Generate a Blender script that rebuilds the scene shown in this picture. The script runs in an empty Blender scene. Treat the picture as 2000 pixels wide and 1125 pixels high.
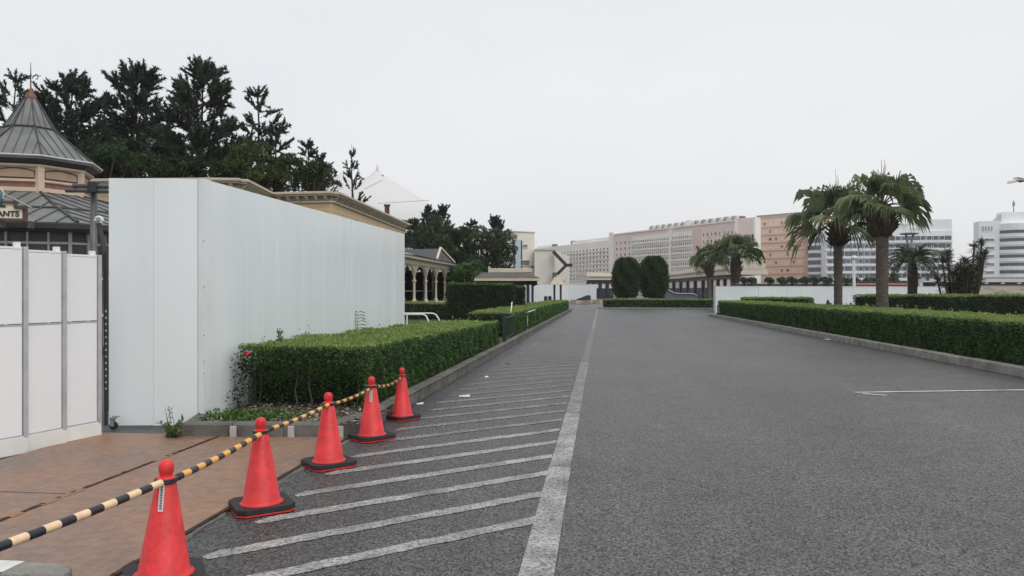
import bpy, math, random
import numpy as np
from mathutils import Vector

# ------------------------------------------------------------------ camera, sky, sun, exposure
S = bpy.context.scene
C = S.collection
CAMZ, F, HOR = 1.70, 1500.0, 566.0
PSI = math.atan(170.0 / F)                       # the view is turned a little to the left of the road
cd = bpy.data.cameras.new('camera'); cam = bpy.data.objects.new('camera', cd); C.objects.link(cam)
cam.location = (0, 0, CAMZ); cam.rotation_euler = (math.pi / 2, 0, PSI)
cd.sensor_width = 36; cd.lens = 36 * F / 2000; cd.shift_y = 3.5 / 2000
cd.clip_start = 0.1; cd.clip_end = 6000
S.camera = cam
SUN_EL, SUN_AZ = math.radians(55), math.radians(132)      # azimuth clockwise from +Y
W = bpy.data.worlds.new('World'); S.world = W; W.use_nodes = True
wn, wl = W.node_tree.nodes, W.node_tree.links
bg = wn['Background']
sky = wn.new('ShaderNodeTexSky'); sky.sky_type = 'NISHITA'; sky.sun_disc = False
sky.sun_elevation = SUN_EL; sky.sun_rotation = SUN_AZ; sky.air_density = 1.0; sky.dust_density = 6.0
sc_ = wn.new('ShaderNodeVectorMath'); sc_.operation = 'SCALE'; sc_.inputs['Scale'].default_value = 0.10
wl.new(sky.outputs[0], sc_.inputs[0])
tc = wn.new('ShaderNodeTexCoord'); mp = wn.new('ShaderNodeMapping'); mp.inputs['Scale'].default_value = (1, 1, 2.5)
nz = wn.new('ShaderNodeTexNoise'); nz.inputs['Scale'].default_value = 1.3; nz.inputs['Detail'].default_value = 3
wl.new(tc.outputs['Generated'], mp.inputs[0]); wl.new(mp.outputs[0], nz.inputs['Vector'])
cr = wn.new('ShaderNodeValToRGB')                        # the cloud sheet: faintly uneven pale grey
cr.color_ramp.elements[0].position = .30; cr.color_ramp.elements[0].color = (.775, .810, .845, 1)
cr.color_ramp.elements[1].position = .70; cr.color_ramp.elements[1].color = (.890, .895, .910, 1)
wl.new(nz.outputs[0], cr.inputs[0])
mx = wn.new('ShaderNodeMixRGB'); mx.inputs[0].default_value = .94
wl.new(sc_.outputs[0], mx.inputs[1]); wl.new(cr.outputs[0], mx.inputs[2]); wl.new(mx.outputs[0], bg.inputs[0])
bg.inputs[1].default_value = 1.035
sd = bpy.data.lights.new('sun', 'SUN'); sd.energy = 1.5; sd.angle = math.radians(45); sd.color = (1, .97, .93)
so = bpy.data.objects.new('sun', sd); C.objects.link(so)
so.rotation_euler = (math.pi / 2 - SUN_EL, 0, math.pi - SUN_AZ)
S.view_settings.view_transform = 'Standard'; S.view_settings.look = 'None'
S.view_settings.exposure = 0.0; S.view_settings.gamma = 1.0

# ------------------------------------------------------------------ helpers
rnd = random.Random(7)
RNG = np.random.default_rng(7)
RT = Vector((math.cos(PSI), math.sin(PSI), 0)); FW = Vector((-math.sin(PSI), math.cos(PSI), 0))
def A(px, d, z=0.0):                                     # surveyed point: bearing (column of the photo) and depth in metres
    p = RT * ((px - 1000) / F * d) + FW * d
    return Vector((p.x, p.y, z))
def H(py, d): return CAMZ + (HOR - py) * d / F           # height of a point seen on that row at that depth
def G(px, py, z=0.0): return A(px, (CAMZ - z) * F / (py - HOR), z)

def tag(o, label=None, cat=None, group=None, kind=None):
    if label: o['label'] = label
    if cat: o['category'] = cat
    if group: o['group'] = group
    if kind: o['kind'] = kind
    return o
def empty(name, loc, label=None, cat=None, group=None, rz=0):
    o = bpy.data.objects.new(name, None); o.empty_display_size = .2; C.objects.link(o)
    o.location = loc; o.rotation_euler.z = rz
    return tag(o, label, cat, group)
def origin(o):
    v = Vector((0, 0, 0))
    while o is not None: v += o.location; o = o.parent
    return v
def copy_tree(o, parent=None):
    c = o.copy(); C.objects.link(c); c.parent = parent
    for ch in o.children: copy_tree(ch, c)
    return c
class MB:
    def __init__(s): s.v, s.f, s.m = [], [], []
    def add(s, vs, fs, mi=0):
        k = len(s.v); s.v += [tuple(p) for p in vs]
        s.f += [tuple(i + k for i in f) for f in fs]; s.m += [mi] * len(fs); return s
    def box(s, c, d, rz=0, mi=0):
        x, y, z = d[0] / 2, d[1] / 2, d[2] / 2; ca, sa = math.cos(rz), math.sin(rz); vs = []
        for sz in (-z, z):
            for (a, b) in ((-x, -y), (x, -y), (x, y), (-x, y)):
                vs.append((c[0] + a * ca - b * sa, c[1] + a * sa + b * ca, c[2] + sz))
        return s.add(vs, [(3, 2, 1, 0), (4, 5, 6, 7), (0, 1, 5, 4), (1, 2, 6, 5), (2, 3, 7, 6), (3, 0, 4, 7)], mi)
    def beam(s, p, q, w, h, mi=0):                       # upright-profile bar from p to q
        p, q = Vector(p), Vector(q); u = (q - p).normalized()
        a = u.cross(Vector((0, 0, 1)))
        a = a.normalized() if a.length > 1e-4 else Vector((1, 0, 0))
        b = a.cross(u); vs = []
        for c in (p, q):
            for (i, j) in ((-1, -1), (1, -1), (1, 1), (-1, 1)): vs.append(c + a * (i * w / 2) + b * (j * h / 2))
        return s.add(vs, [(3, 2, 1, 0), (4, 5, 6, 7), (0, 1, 5, 4), (1, 2, 6, 5), (2, 3, 7, 6), (3, 0, 4, 7)], mi)
    def tube(s, pts, rad, n=8, mi=0, mif=None):
        pts = [Vector(p) for p in pts]
        if not hasattr(rad, '__len__'): rad = [rad] * len(pts)
        vs, fs, ms = [], [], []
        for i, p in enumerate(pts):
            u = (pts[min(i + 1, len(pts) - 1)] - pts[max(i - 1, 0)]).normalized()
            a = u.cross(Vector((0.31, 0.17, 1)) if abs(u.z) < .9 else Vector((1, .1, 0))).normalized(); b = u.cross(a)
            for k in range(n):
                t = 2 * math.pi * k / n
                vs.append(p + (a * math.cos(t) + b * math.sin(t)) * rad[i])
        k0 = len(s.v); s.v += [tuple(p) for p in vs]
        for i in range(len(pts) - 1):
            for k in range(n):
                s.f.append((k0 + i * n + k, k0 + i * n + (k + 1) % n, k0 + (i + 1) * n + (k + 1) % n, k0 + (i + 1) * n + k))
                s.m.append(mif(i) if mif else mi)
        s.f.append(tuple(k0 + k for k in range(n))[::-1]); s.m.append(mi)
        s.f.append(tuple(k0 + (len(pts) - 1) * n + k for k in range(n))); s.m.append(mi)
        return s
    def lathe(s, prof, c, n=16, ph=0, mi=0):
        vs = []
        for (r, z) in prof:
            for k in range(n):
                t = ph + 2 * math.pi * k / n
                vs.append((c[0] + r * math.cos(t), c[1] + r * math.sin(t), c[2] + z))
        fs = [(i * n + k, i * n + (k + 1) % n, (i + 1) * n + (k + 1) % n, (i + 1) * n + k) for i in range(len(prof) - 1) for k in range(n)]
        fs.append(tuple(range(n))[::-1]); fs.append(tuple((len(prof) - 1) * n + k for k in range(n)))
        return s.add(vs, fs, mi)
    def prism(s, poly, z0, z1, mi=0):
        n = len(poly); vs = [(p[0], p[1], z0) for p in poly] + [(p[0], p[1], z1) for p in poly]
        fs = [tuple(range(n))[::-1], tuple(range(n, 2 * n))] + [(k, (k + 1) % n, n + (k + 1) % n, n + k) for k in range(n)]
        return s.add(vs, fs, mi)
    def slab(s, poly3, off, mi=0):                       # planar outline pushed along off
        n = len(poly3); off = Vector(off); vs = [Vector(p) for p in poly3]; vs += [p + off for p in vs]
        fs = [tuple(range(n))[::-1], tuple(range(n, 2 * n))] + [(k, (k + 1) % n, n + (k + 1) % n, n + k) for k in range(n)]
        return s.add(vs, fs, mi)
    def mesh(s, name, mats, off=(0, 0, 0), smooth=False):
        me = bpy.data.meshes.new(name)
        me.from_pydata([(p[0] - off[0], p[1] - off[1], p[2] - off[2]) for p in s.v], [], s.f)
        for m in (mats if isinstance(mats, (list, tuple)) else [mats]): me.materials.append(m)
        me.polygons.foreach_set('material_index', s.m)
        if smooth: me.polygons.foreach_set('use_smooth', [True] * len(s.f))
        me.update(); return me
    def build(s, name, mats, parent=None, smooth=False, bevel=0, at=None, **kw):
        off = origin(parent) if parent is not None else (Vector(at) if at is not None else Vector((0, 0, 0)))
        o = bpy.data.objects.new(name, s.mesh(name, mats, off, smooth)); C.objects.link(o)
        if parent is not None: o.parent = parent
        elif at is not None: o.location = at
        fix_normals(o.data)
        if bevel:
            b = o.modifiers.new('bevel', 'BEVEL'); b.width = bevel; b.segments = 2; b.limit_method = 'ANGLE'
        return tag(o, **kw)
import bmesh
def fix_normals(me):
    bm = bmesh.new(); bm.from_mesh(me); bmesh.ops.recalc_face_normals(bm, faces=bm.faces); bm.to_mesh(me); bm.free()
def place(name, me, parent, loc, rz=0, scale=None, **kw):
    o = bpy.data.objects.new(name, me); C.objects.link(o)
    if parent is not None: o.parent = parent; o.location = Vector(loc) - origin(parent)
    else: o.location = loc
    o.rotation_euler.z = rz
    if scale: o.scale = scale
    return tag(o, **kw)
def unit(a): return a / np.maximum(np.linalg.norm(a, axis=1, keepdims=True), 1e-9)
def cards(name, P, AX, SD, L, Wd, tint, mat, parent, tri=False, off=None, kind='stuff'):
    """many small leaf faces as one mesh; P root points, AX leaf axis, SD side vector, L length, Wd width"""
    n = len(P); L = np.broadcast_to(L, n)[:, None]; Wd = np.broadcast_to(Wd, n)[:, None]
    if tri: V = np.stack([P - SD * Wd / 2, P + SD * Wd / 2, P + AX * L], 1)
    else: V = np.stack([P, P + AX * L * .45 + SD * Wd / 2, P + AX * L, P + AX * L * .45 - SD * Wd / 2], 1)
    return poly_mesh(name, V, tint, mat, parent, kind)
def poly_mesh(name, V, tint, mat, parent, kind='stuff'):
    n, k = V.shape[:2]
    off = np.array(origin(parent)) if parent is not None else np.zeros(3)
    me = bpy.data.meshes.new(name)
    me.vertices.add(n * k); me.vertices.foreach_set('co', (V.reshape(-1, 3) - off).astype(np.float32).ravel())
    me.loops.add(n * k); me.loops.foreach_set('vertex_index', np.arange(n * k, dtype=np.int32))
    me.polygons.add(n); me.polygons.foreach_set('loop_start', np.arange(0, n * k, k, dtype=np.int32))
    me.update(calc_edges=True)
    a = me.attributes.new('tint', 'FLOAT', 'FACE'); a.data.foreach_set('value', np.broadcast_to(tint, n).astype(np.float32))
    me.materials.append(mat)
    o = bpy.data.objects.new(name, me); C.objects.link(o)
    if parent is not None: o.parent = parent
    if kind: o['kind'] = kind
    return o

# ------------------------------------------------------------------ materials
def mat(name, c, rough=.75, var=.12, scale=3.0, bump=0.0, bscale=60.0, metal=0.0, c2=None, detail=5, stretch=None, spec=.4, fine=0.0, fscale=200, bdist=.02):
    m = bpy.data.materials.new(name); m.use_nodes = True
    n, l = m.node_tree.nodes, m.node_tree.links; b = n['Principled BSDF']
    g = n.new('ShaderNodeNewGeometry'); vec = g.outputs['Position']
    if stretch:
        q = n.new('ShaderNodeMapping'); q.inputs['Scale'].default_value = stretch; l.new(vec, q.inputs[0]); vec = q.outputs[0]
    t = n.new('ShaderNodeTexNoise'); t.inputs['Scale'].default_value = scale; t.inputs['Detail'].default_value = detail
    l.new(vec, t.inputs['Vector'])
    r = n.new('ShaderNodeValToRGB'); r.color_ramp.elements[0].position = .3; r.color_ramp.elements[1].position = .7
    lo = [max(0, x * (1 - var)) for x in c]; hi = [min(1, x * (1 + var)) for x in c]
    if c2: lo, hi = c, c2
    r.color_ramp.elements[0].color = (*lo, 1); r.color_ramp.elements[1].color = (*hi, 1)
    l.new(t.outputs[0], r.inputs[0]); out = r.outputs[0]
    if fine:
        t2 = n.new('ShaderNodeTexNoise'); t2.inputs['Scale'].default_value = fscale; t2.inputs['Detail'].default_value = 2
        l.new(g.outputs['Position'], t2.inputs['Vector'])
        mr = n.new('ShaderNodeMapRange'); mr.inputs[1].default_value = .3; mr.inputs[2].default_value = .7
        mr.inputs[3].default_value = 1 - fine; mr.inputs[4].default_value = 1 + fine; l.new(t2.outputs[0], mr.inputs[0])
        vm = n.new('ShaderNodeVectorMath'); vm.operation = 'SCALE'; l.new(out, vm.inputs[0]); l.new(mr.outputs[0], vm.inputs['Scale']); out = vm.outputs[0]
    l.new(out, b.inputs['Base Color'])
    b.inputs['Roughness'].default_value = rough; b.inputs['Metallic'].default_value = metal
    b.inputs['Specular IOR Level'].default_value = spec
    if bump:
        t3 = n.new('ShaderNodeTexNoise'); t3.inputs['Scale'].default_value = bscale; t3.inputs['Detail'].default_value = 3
        l.new(vec, t3.inputs['Vector'])
        bp = n.new('ShaderNodeBump'); bp.inputs['Strength'].default_value = bump; bp.inputs['Distance'].default_value = bdist
        l.new(t3.outputs[0], bp.inputs['Height']); l.new(bp.outputs[0], b.inputs['Normal'])
    return m
def leafmat(name, c1, c2, rough=.5, trans=.25):
    m = bpy.data.materials.new(name); m.use_nodes = True
    n, l = m.node_tree.nodes, m.node_tree.links; b = n['Principled BSDF']
    a = n.new('ShaderNodeAttribute'); a.attribute_name = 'tint'
    r = n.new('ShaderNodeValToRGB'); r.color_ramp.elements[0].color = (*c1, 1); r.color_ramp.elements[1].color = (*c2, 1)
    l.new(a.outputs['Fac'], r.inputs[0]); l.new(r.outputs[0], b.inputs['Base Color'])
    b.inputs['Roughness'].default_value = rough; b.inputs['Specular IOR Level'].default_value = .3
    if trans:
        t = n.new('ShaderNodeBsdfTranslucent'); l.new(r.outputs[0], t.inputs[0])
        x = n.new('ShaderNodeMixShader'); x.inputs[0].default_value = trans
        l.new(b.outputs[0], x.inputs[1]); l.new(t.outputs[0], x.inputs[2]); l.new(x.outputs[0], n['Material Output'].inputs[0])
    return m
def asphalt(name, base, paint=None, wear=.5):
    """stone-and-bitumen asphalt; with paint: worn road paint on it"""
    m = bpy.data.materials.new(name); m.use_nodes = True
    n, l = m.node_tree.nodes, m.node_tree.links; b = n['Principled BSDF']
    g = n.new('ShaderNodeNewGeometry').outputs['Position']
    def noise(sc, det, ro=.5):
        t = n.new('ShaderNodeTexNoise'); t.inputs['Scale'].default_value = sc; t.inputs['Detail'].default_value = det
        t.inputs['Roughness'].default_value = ro; l.new(g, t.inputs['Vector']); return t.outputs[0]
    def rng(x, a, bb, c, d):
        r = n.new('ShaderNodeMapRange'); l.new(x, r.inputs[0])
        for i, v in enumerate((a, bb, c, d)): r.inputs[i + 1].default_value = v
        return r.outputs[0]
    def mul(a, bb):
        r = n.new('ShaderNodeMath'); r.operation = 'MULTIPLY'; l.new(a, r.inputs[0]); l.new(bb, r.inputs[1]); return r.outputs[0]
    v = n.new('ShaderNodeTexVoronoi'); v.inputs['Scale'].default_value = 72; l.new(g, v.inputs['Vector'])
    stone = rng(v.outputs['Color'], .18, .82, .02, 2.15)
    grit = rng(noise(60, 5, .8), .36, .64, .40, 1.70)
    mott = mul(rng(noise(.30, 5), .3, .7, .84, 1.17), rng(noise(2.6, 5), .3, .7, .86, 1.14))
    lm = n.new('ShaderNodeMapping'); lm.inputs['Scale'].default_value = (.75, .05, 1); l.new(g, lm.inputs[0])   # long wheel-worn lanes
    lt = n.new('ShaderNodeTexNoise'); lt.inputs['Scale'].default_value = 1.0; lt.inputs['Detail'].default_value = 4; l.new(lm.outputs[0], lt.inputs['Vector'])
    sp = n.new('ShaderNodeTexVoronoi'); sp.inputs['Scale'].default_value = .9; l.new(g, sp.inputs['Vector'])                 # scattered old oil spots
    mott = mul(mul(mott, rng(lt.outputs[0], .3, .7, .84, 1.18)), rng(sp.outputs['Distance'], .03, .16, .72, 1.0))
    k = mul(mul(stone, grit), mott)
    col = n.new('ShaderNodeVectorMath'); col.operation = 'SCALE'; col.inputs[0].default_value = base; l.new(k, col.inputs['Scale'])
    out = col.outputs[0]
    if paint:
        w = rng(noise(38, 5, .75), wear - .10, wear + .10, 0, 1)
        w2 = rng(noise(2.6, 5), .28, .66, .22, 1.0)
        mm = n.new('ShaderNodeMixRGB'); l.new(mul(w, w2), mm.inputs[0]); l.new(out, mm.inputs[1])
        mm.inputs[2].default_value = (*paint, 1); out = mm.outputs[0]
    l.new(out, b.inputs['Base Color']); b.inputs['Roughness'].default_value = .50; b.inputs['Specular IOR Level'].default_value = .55
    bp = n.new('ShaderNodeBump'); bp.inputs['Strength'].default_value = .6; bp.inputs['Distance'].default_value = .008
    l.new(v.outputs['Distance'], bp.inputs['Height']); l.new(bp.outputs[0], b.inputs['Normal'])
    return m
def glass(name, c, rough=.15):
    m = mat(name, c, rough, .25, .12, spec=.6); return m

M = {}
M['asphalt'] = asphalt('asphalt', (.058, .0577, .0575))
M['asphalt_dark'] = asphalt('asphalt_dark', (.046, .0457, .0455))
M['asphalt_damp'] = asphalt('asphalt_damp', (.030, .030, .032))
M['paint'] = asphalt('worn_paint', (.066, .066, .068), (.46, .46, .435), .47)
M['paint_mid'] = asphalt('half_worn_paint', (.055, .055, .055), (.36, .36, .345), .52)
M['paint_thin'] = asphalt('thin_paint', (.066, .066, .068), (.27, .27, .265), .57)
M['paint_fresh'] = asphalt('fresh_paint', (.12, .12, .12), (.62, .62, .61), .36)
M['concrete'] = mat('concrete', (.17, .165, .15), .85, .3, 4, .5, 40, c2=(.33, .32, .29), fine=.2, fscale=90)
M['concrete_dark'] = mat('stained_concrete', (.075, .072, .066), .85, .3, 3, .5, 40, c2=(.17, .165, .15), fine=.25, fscale=90)
M['mortar'] = mat('pale_mortar', (.42, .41, .38), .9, .15, 9, .4, 60, fine=.15)
M['whitepaint'] = mat('white_kerb_paint', (.6, .6, .6), .7, .15, 12, .2, 60, fine=.12)
M['steel_rust'] = mat('rusty_plate', (.165, .125, .108), .46, .2, .62, .2, 30, c2=(.315, .160, .082), detail=8, fine=.2, fscale=14, spec=.5)
M['rust_edge'] = mat('rust_edge', (.020, .012, .009), .8, .4, 14, .4, 60, c2=(.065, .036, .024))
M['rust_bright'] = mat('fresh_rust', (.30, .16, .09), .85, .25, 30)
M['panel'] = mat('white_panel', (.755, .81, .82), .20, .035, 1.0, .32, 1.1, stretch=(1.3, 1.5, .22), spec=.5, bdist=.05)
M['panel_side'] = mat('white_panel_flange', (.74, .78, .785), .35, .05, 2)
M['gate'] = mat('gate_white', (.82, .835, .845), .42, .03, .8, .05, 2, spec=.4)
M['gate_skirt'] = mat('gate_skirt', (.76, .76, .73), .6, .08, 3)
M['alu'] = mat('aluminium', (.52, .52, .54), .45, .1, 8, metal=.35)
M['rubber'] = mat('black_rubber', (.018, .018, .020), .6, .25, 20, .2, 90)
M['red'] = mat('red_plastic', (.50, .024, .026), .46, .10, 7, .12, 90, c2=(.74, .036, .040), detail=8, fine=.10, fscale=30)
M['yellow'] = mat('bar_yellow', (.80, .42, .09), .4, .1, 20)
M['cream_bar'] = mat('bar_lit_yellow', (.80, .58, .36), .4, .1, 20)
M['barblack'] = mat('bar_black', (.022, .024, .03), .35, .2, 20)
M['sticker'] = mat('sticker', (.72, .70, .68), .5, .05, 20)
M['ink'] = mat('ink', (.02, .02, .022), .6, .1, 20)
M['soil'] = mat('soil', (.05, .038, .028), .95, .3, 9, .8, 30, c2=(.11, .085, .06), fine=.4, fscale=40)
M['lawn'] = mat('lawn_soil', (.05, .075, .025), .95, .3, 2, .5, 30)
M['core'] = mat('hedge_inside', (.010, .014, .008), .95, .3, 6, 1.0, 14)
M['twig'] = mat('twig_bark', (.10, .085, .07), .9, .3, 30, .4, 60)
M['bark'] = mat('pine_bark', (.035, .028, .024), .95, .3, 6, .6, 12)
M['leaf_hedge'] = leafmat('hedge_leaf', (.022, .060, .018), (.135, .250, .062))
M['leaf_top'] = leafmat('hedge_skylit_new_leaf', (.150, .220, .058), (.34, .425, .135), trans=.3)  # yellow-green new growth, with sky light on hedge tops painted into the colour
M['leaf_dark'] = leafmat('dark_leaf', (.016, .033, .014), (.070, .125, .045))
M['leaf_red'] = leafmat('reddish_leaf', (.022, .016, .013), (.055, .034, .024))
M['needle'] = leafmat('pine_needle', (.017, .028, .021), (.085, .110, .076), .6, .1)
M['leaf_mid'] = leafmat('broadleaf', (.025, .048, .018), (.125, .170, .060))
M['leaf_topiary'] = leafmat('topiary_leaf', (.009, .022, .010), (.075, .125, .050), .6, .15)
M['palm_leaf'] = leafmat('palm_leaf', (.034, .056, .026), (.24, .29, .15), .40, .3)
M['palm_grey'] = leafmat('blue_palm_leaf', (.06, .085, .060), (.17, .21, .15), .5, .25)
M['palm_trunk'] = mat('palm_trunk', (.065, .052, .046), .95, .3, 5, .9, 9, c2=(.135, .110, .096), stretch=(1, 1, 3))
M['palm_boot'] = mat('palm_boots', (.035, .024, .018), .95, .4, 7, 1, 12, c2=(.085, .06, .045))
M['yucca'] = leafmat('yucca_leaf', (.020, .030, .016), (.075, .095, .045), .5, .15)
M['litter'] = leafmat('dead_leaf', (.07, .05, .035), (.52, .46, .37), .8, .1)
M['weed'] = leafmat('weed_leaf', (.06, .10, .03), (.15, .20, .07), .6, .3)
M['flower'] = mat('red_flower', (.65, .03, .06), .6, .2, 40)
M['slate'] = mat('grey_roof_metal', (.12, .125, .125), .5, .15, 1.5, c2=(.195, .20, .195), fine=.1, fscale=30)
M['slate_dark'] = mat('dark_roof_trim', (.045, .047, .05), .6, .2, 4)
M['roof_brown'] = mat('brown_grey_roof', (.10, .088, .085), .7, .2, 3)
M['seam'] = mat('roof_seam', (.075, .078, .08), .5, .15, 3)
M['cream'] = mat('cream_paint', (.60, .47, .36), .7, .06, 2)
M['tan'] = mat('tan_panel', (.42, .30, .225), .8, .08, 5, .3, 60)
M['brick_red'] = mat('terracotta_frieze', (.24, .12, .085), .8, .3, 18, .4, 40)
M['copper'] = mat('copper_finial', (.19, .09, .055), .6, .2, 8)
M['iron'] = mat('dark_iron', (.03, .03, .032), .6, .2, 10)
M['mullion'] = mat('white_mullion', (.76, .74, .72), .6, .06, 6)
M['mauve'] = mat('mauve_glass', (.085, .07, .072), .35, .3, 1.5, c2=(.16, .135, .13))
M['pipe'] = mat('grey_pipe', (.12, .118, .12), .5, .15, 8, metal=.3)
M['sign'] = mat('sign_cream', (.80, .72, .58), .7, .05, 8)
M['sign_frame'] = mat('sign_frame', (.105, .072, .052), .7, .2, 8)
M['letter'] = mat('sign_letter', (.045, .032, .018), .6, .1, 8)
M['teal'] = mat('teal_lamp', (.06, .16, .18), .3, .2, 8)
M['yellow_wall'] = mat('pale_yellow_siding', (.62, .475, .295), .75, .06, 2, fine=.03)
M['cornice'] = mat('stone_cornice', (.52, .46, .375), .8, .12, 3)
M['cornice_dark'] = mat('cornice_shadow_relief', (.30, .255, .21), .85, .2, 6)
M['colonnade'] = mat('colonnade_cream', (.60, .535, .44), .7, .08, 2)
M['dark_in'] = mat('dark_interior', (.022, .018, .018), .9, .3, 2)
M['navy'] = mat('navy_paint', (.020, .024, .048), .5, .2, 2)
M['navy_light'] = mat('slate_blue_paint', (.10, .11, .15), .5, .2, 2)
M['pale'] = mat('pale_wall', (.68, .65, .59), .8, .05, .4)
M['pale_grey'] = mat('pale_grey_wall', (.56, .56, .56), .8, .05, .3)
M['white_hoard'] = mat('far_white_hoarding', (.64, .68, .69), .5, .04, .4)
M['kerb_shade'] = asphalt('kerb_contact_shade', (.034, .033, .031))  # darker asphalt for the contact shadow painted along the right kerb
M['hotel_cream'] = mat('hotel_cream', (.82, .775, .72), .8, .05, .1)
M['hotel_pink'] = mat('hotel_pink', (.74, .60, .56), .8, .06, .1)
M['hotel_pink2'] = mat('hotel_dusty_pink', (.68, .50, .44), .8, .06, .1)
M['hotel_orange'] = mat('hotel_peach', (.80, .58, .44), .8, .08, .08, c2=(.84, .65, .52))
M['hotel_band'] = mat('hotel_terracotta_band', (.68, .43, .31), .8, .08, .3)
M['hotel_white'] = mat('hotel_white', (.78, .795, .815), .7, .04, .1)
M['glass_dark'] = glass('dark_glass', (.07, .075, .085))
M['glass_mid'] = glass('hazy_glass', (.22, .215, .21), .3)
M['glass_blue'] = glass('blue_glass', (.095, .11, .145), .25)
M['glass_white'] = glass('bright_pane', (.75, .70, .64), .5)
M['stripe_blue'] = mat('blue_grey_strip', (.42, .48, .55), .5, .05, 1)
M['white_metal'] = mat('white_metal', (.72, .72, .70), .45, .06, 6)
M['grey_metal'] = mat('grey_metal', (.28, .29, .30), .5, .1, 6, metal=.3)
M['redstrip'] = mat('red_fascia', (.50, .16, .12), .6, .1, 1)
M['beige_wall'] = mat('beige_wall', (.46, .41, .35), .85, .08, .5, fine=.05, fscale=6)
M['brown_brick'] = mat('brown_brick', (.11, .055, .045), .9, .3, 9)
M['tent'] = mat('pale_tent_skin', (.60, .595, .60), .75, .02, .05)
M['dark_green'] = mat('dark_green_paint', (.018, .032, .022), .5, .2, 8)
M['wood'] = mat('weathered_wood', (.16, .125, .095), .9, .25, 12)

# ------------------------------------------------------------------ ground, road, markings
def sheet(name, poly, z, m, parent=None, **kw):
    b = MB(); b.add([(p[0], p[1], z) for p in poly], [tuple(range(len(poly)))])
    return b.build(name, m, parent, **kw)
ground = sheet('ground', [(-1500, -150), (1500, -150), (1500, 2400), (-1500, 2400)], 0, M['asphalt'], kind='structure')
KX0, KX1 = -2.76, -2.15                                   # road side of the left kerb at Y 9 and Y 62
def kx(y): return KX0 + (KX1 - KX0) * (y - 9) / 53.0
road = empty('road', (0, 0, 0)); road['kind'] = 'structure'
sheet('shoulder', [(-2.81, -4), (-.47, -4), (-.47, 26), (kx(26) - .1, 26), (kx(9) - .1, 9.0), (-2.81, 9.0)], .004, M['asphalt_dark'], road)
# long edge line, broken into slightly uneven painted lengths
LX = lambda y: -.37 + .0045 * max(0, y - 8)
for y0, y1, w, mm in ((-3, 7.4, .21, 'paint'), (7.4, 10.5, .2, 'paint'), (10.5, 18, .19, 'paint_mid'), (18, 34, .17, 'paint_thin'), (34, 64, .15, 'paint_mid')):
    sheet('edge_line', [(LX(y0) - w / 2, y0), (LX(y0) + w / 2, y0), (LX(y1) + w / 2, y1 - .01), (LX(y1) - w / 2, y1 - .01)], .008, M[mm], road)
for i in range(-1, 20):                                   # diagonal hatching
    ya = 4.62 + .735 * i; sl = .86; w = .088
    xa = -2.50 if ya < 8 else kx(ya) + .30 + .03 * (i % 3)
    xb = -.475
    yb = ya + (xb - (-2.5)) * sl; ya2 = ya + (xa + 2.5) * sl
    ns = 36; lo_, hi_ = [], []
    for k in range(ns + 1):
        f = k / ns; x = xa + (xb - xa) * f; y = ya2 + (yb - ya2) * f; e = 1.0 if 0 < k else .2
        lo_.append((x, y - w * e + rnd.uniform(-.013, .013))); hi_.append((x, y + w * e + rnd.uniform(-.013, .013)))
    sheet('hatch_line', lo_ + hi_[::-1], .008, M['paint' if i < 5 else 'paint_mid' if i < 10 else 'paint_thin'], road)
# parking bay mark on the right
a, b_ = G(1668, 767), G(2150, 760)
u = (b_ - a).normalized(); v = Vector((-u.y, u.x, 0))
def strip(p, q, w, m, name='bay_line', z=.008, parent=road):
    p, q = Vector(p), Vector(q); u = (q - p).normalized(); v = Vector((-u.y, u.x, 0)) * w / 2
    return sheet(name, [p - v, q - v, q + v, p + v], z, M[m], parent)
strip(a, b_, .11, 'paint_fresh')
strip(a + u * .06 - v * .16, a + u * .33 - v * .40, .10, 'paint_fresh')
strip(G(1355, 611), G(1392, 609), .5, 'paint_thin')
strip(G(1118, 598), G(1158, 604.5), .35, 'paint_thin')
for i in range(9):                                        # faded dashes of old paint along the left kerb
    y = 17 + i * 3.1
    strip((kx(y) + .55 + .03 * i, y, 0), (kx(y) + .60 + .03 * i, y + .8 + .2 * (i % 3), 0), .10, 'paint_thin', 'old_paint')
def blob(name, c, rx, ry, rz, z, m, n=26, jit=.25, parent=None, **kw):
    r = random.Random(hash((round(c[0], 2), round(c[1], 2))) % 9999); pts = []
    ks = [1 + jit * (r.random() - .5) * 2 for _ in range(n)]
    ks = [(ks[i - 1] + ks[i] * 2 + ks[(i + 1) % n]) / 4 for i in range(n)]
    for i in range(n):
        t = 2 * math.pi * i / n; x, y = rx * ks[i] * math.cos(t), ry * ks[i] * math.sin(t)
        pts.append((c[0] + x * math.cos(rz) - y * math.sin(rz), c[1] + x * math.sin(rz) + y * math.cos(rz)))
    return sheet(name, pts, z, m, parent, **kw)
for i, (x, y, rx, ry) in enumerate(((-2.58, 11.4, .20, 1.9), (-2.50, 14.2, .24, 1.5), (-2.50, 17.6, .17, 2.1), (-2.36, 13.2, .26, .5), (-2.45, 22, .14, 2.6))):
    blob('damp_patch', (x, y), rx, ry, .02, .005 + .0006 * i, M['asphalt_damp'], parent=road)

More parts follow.
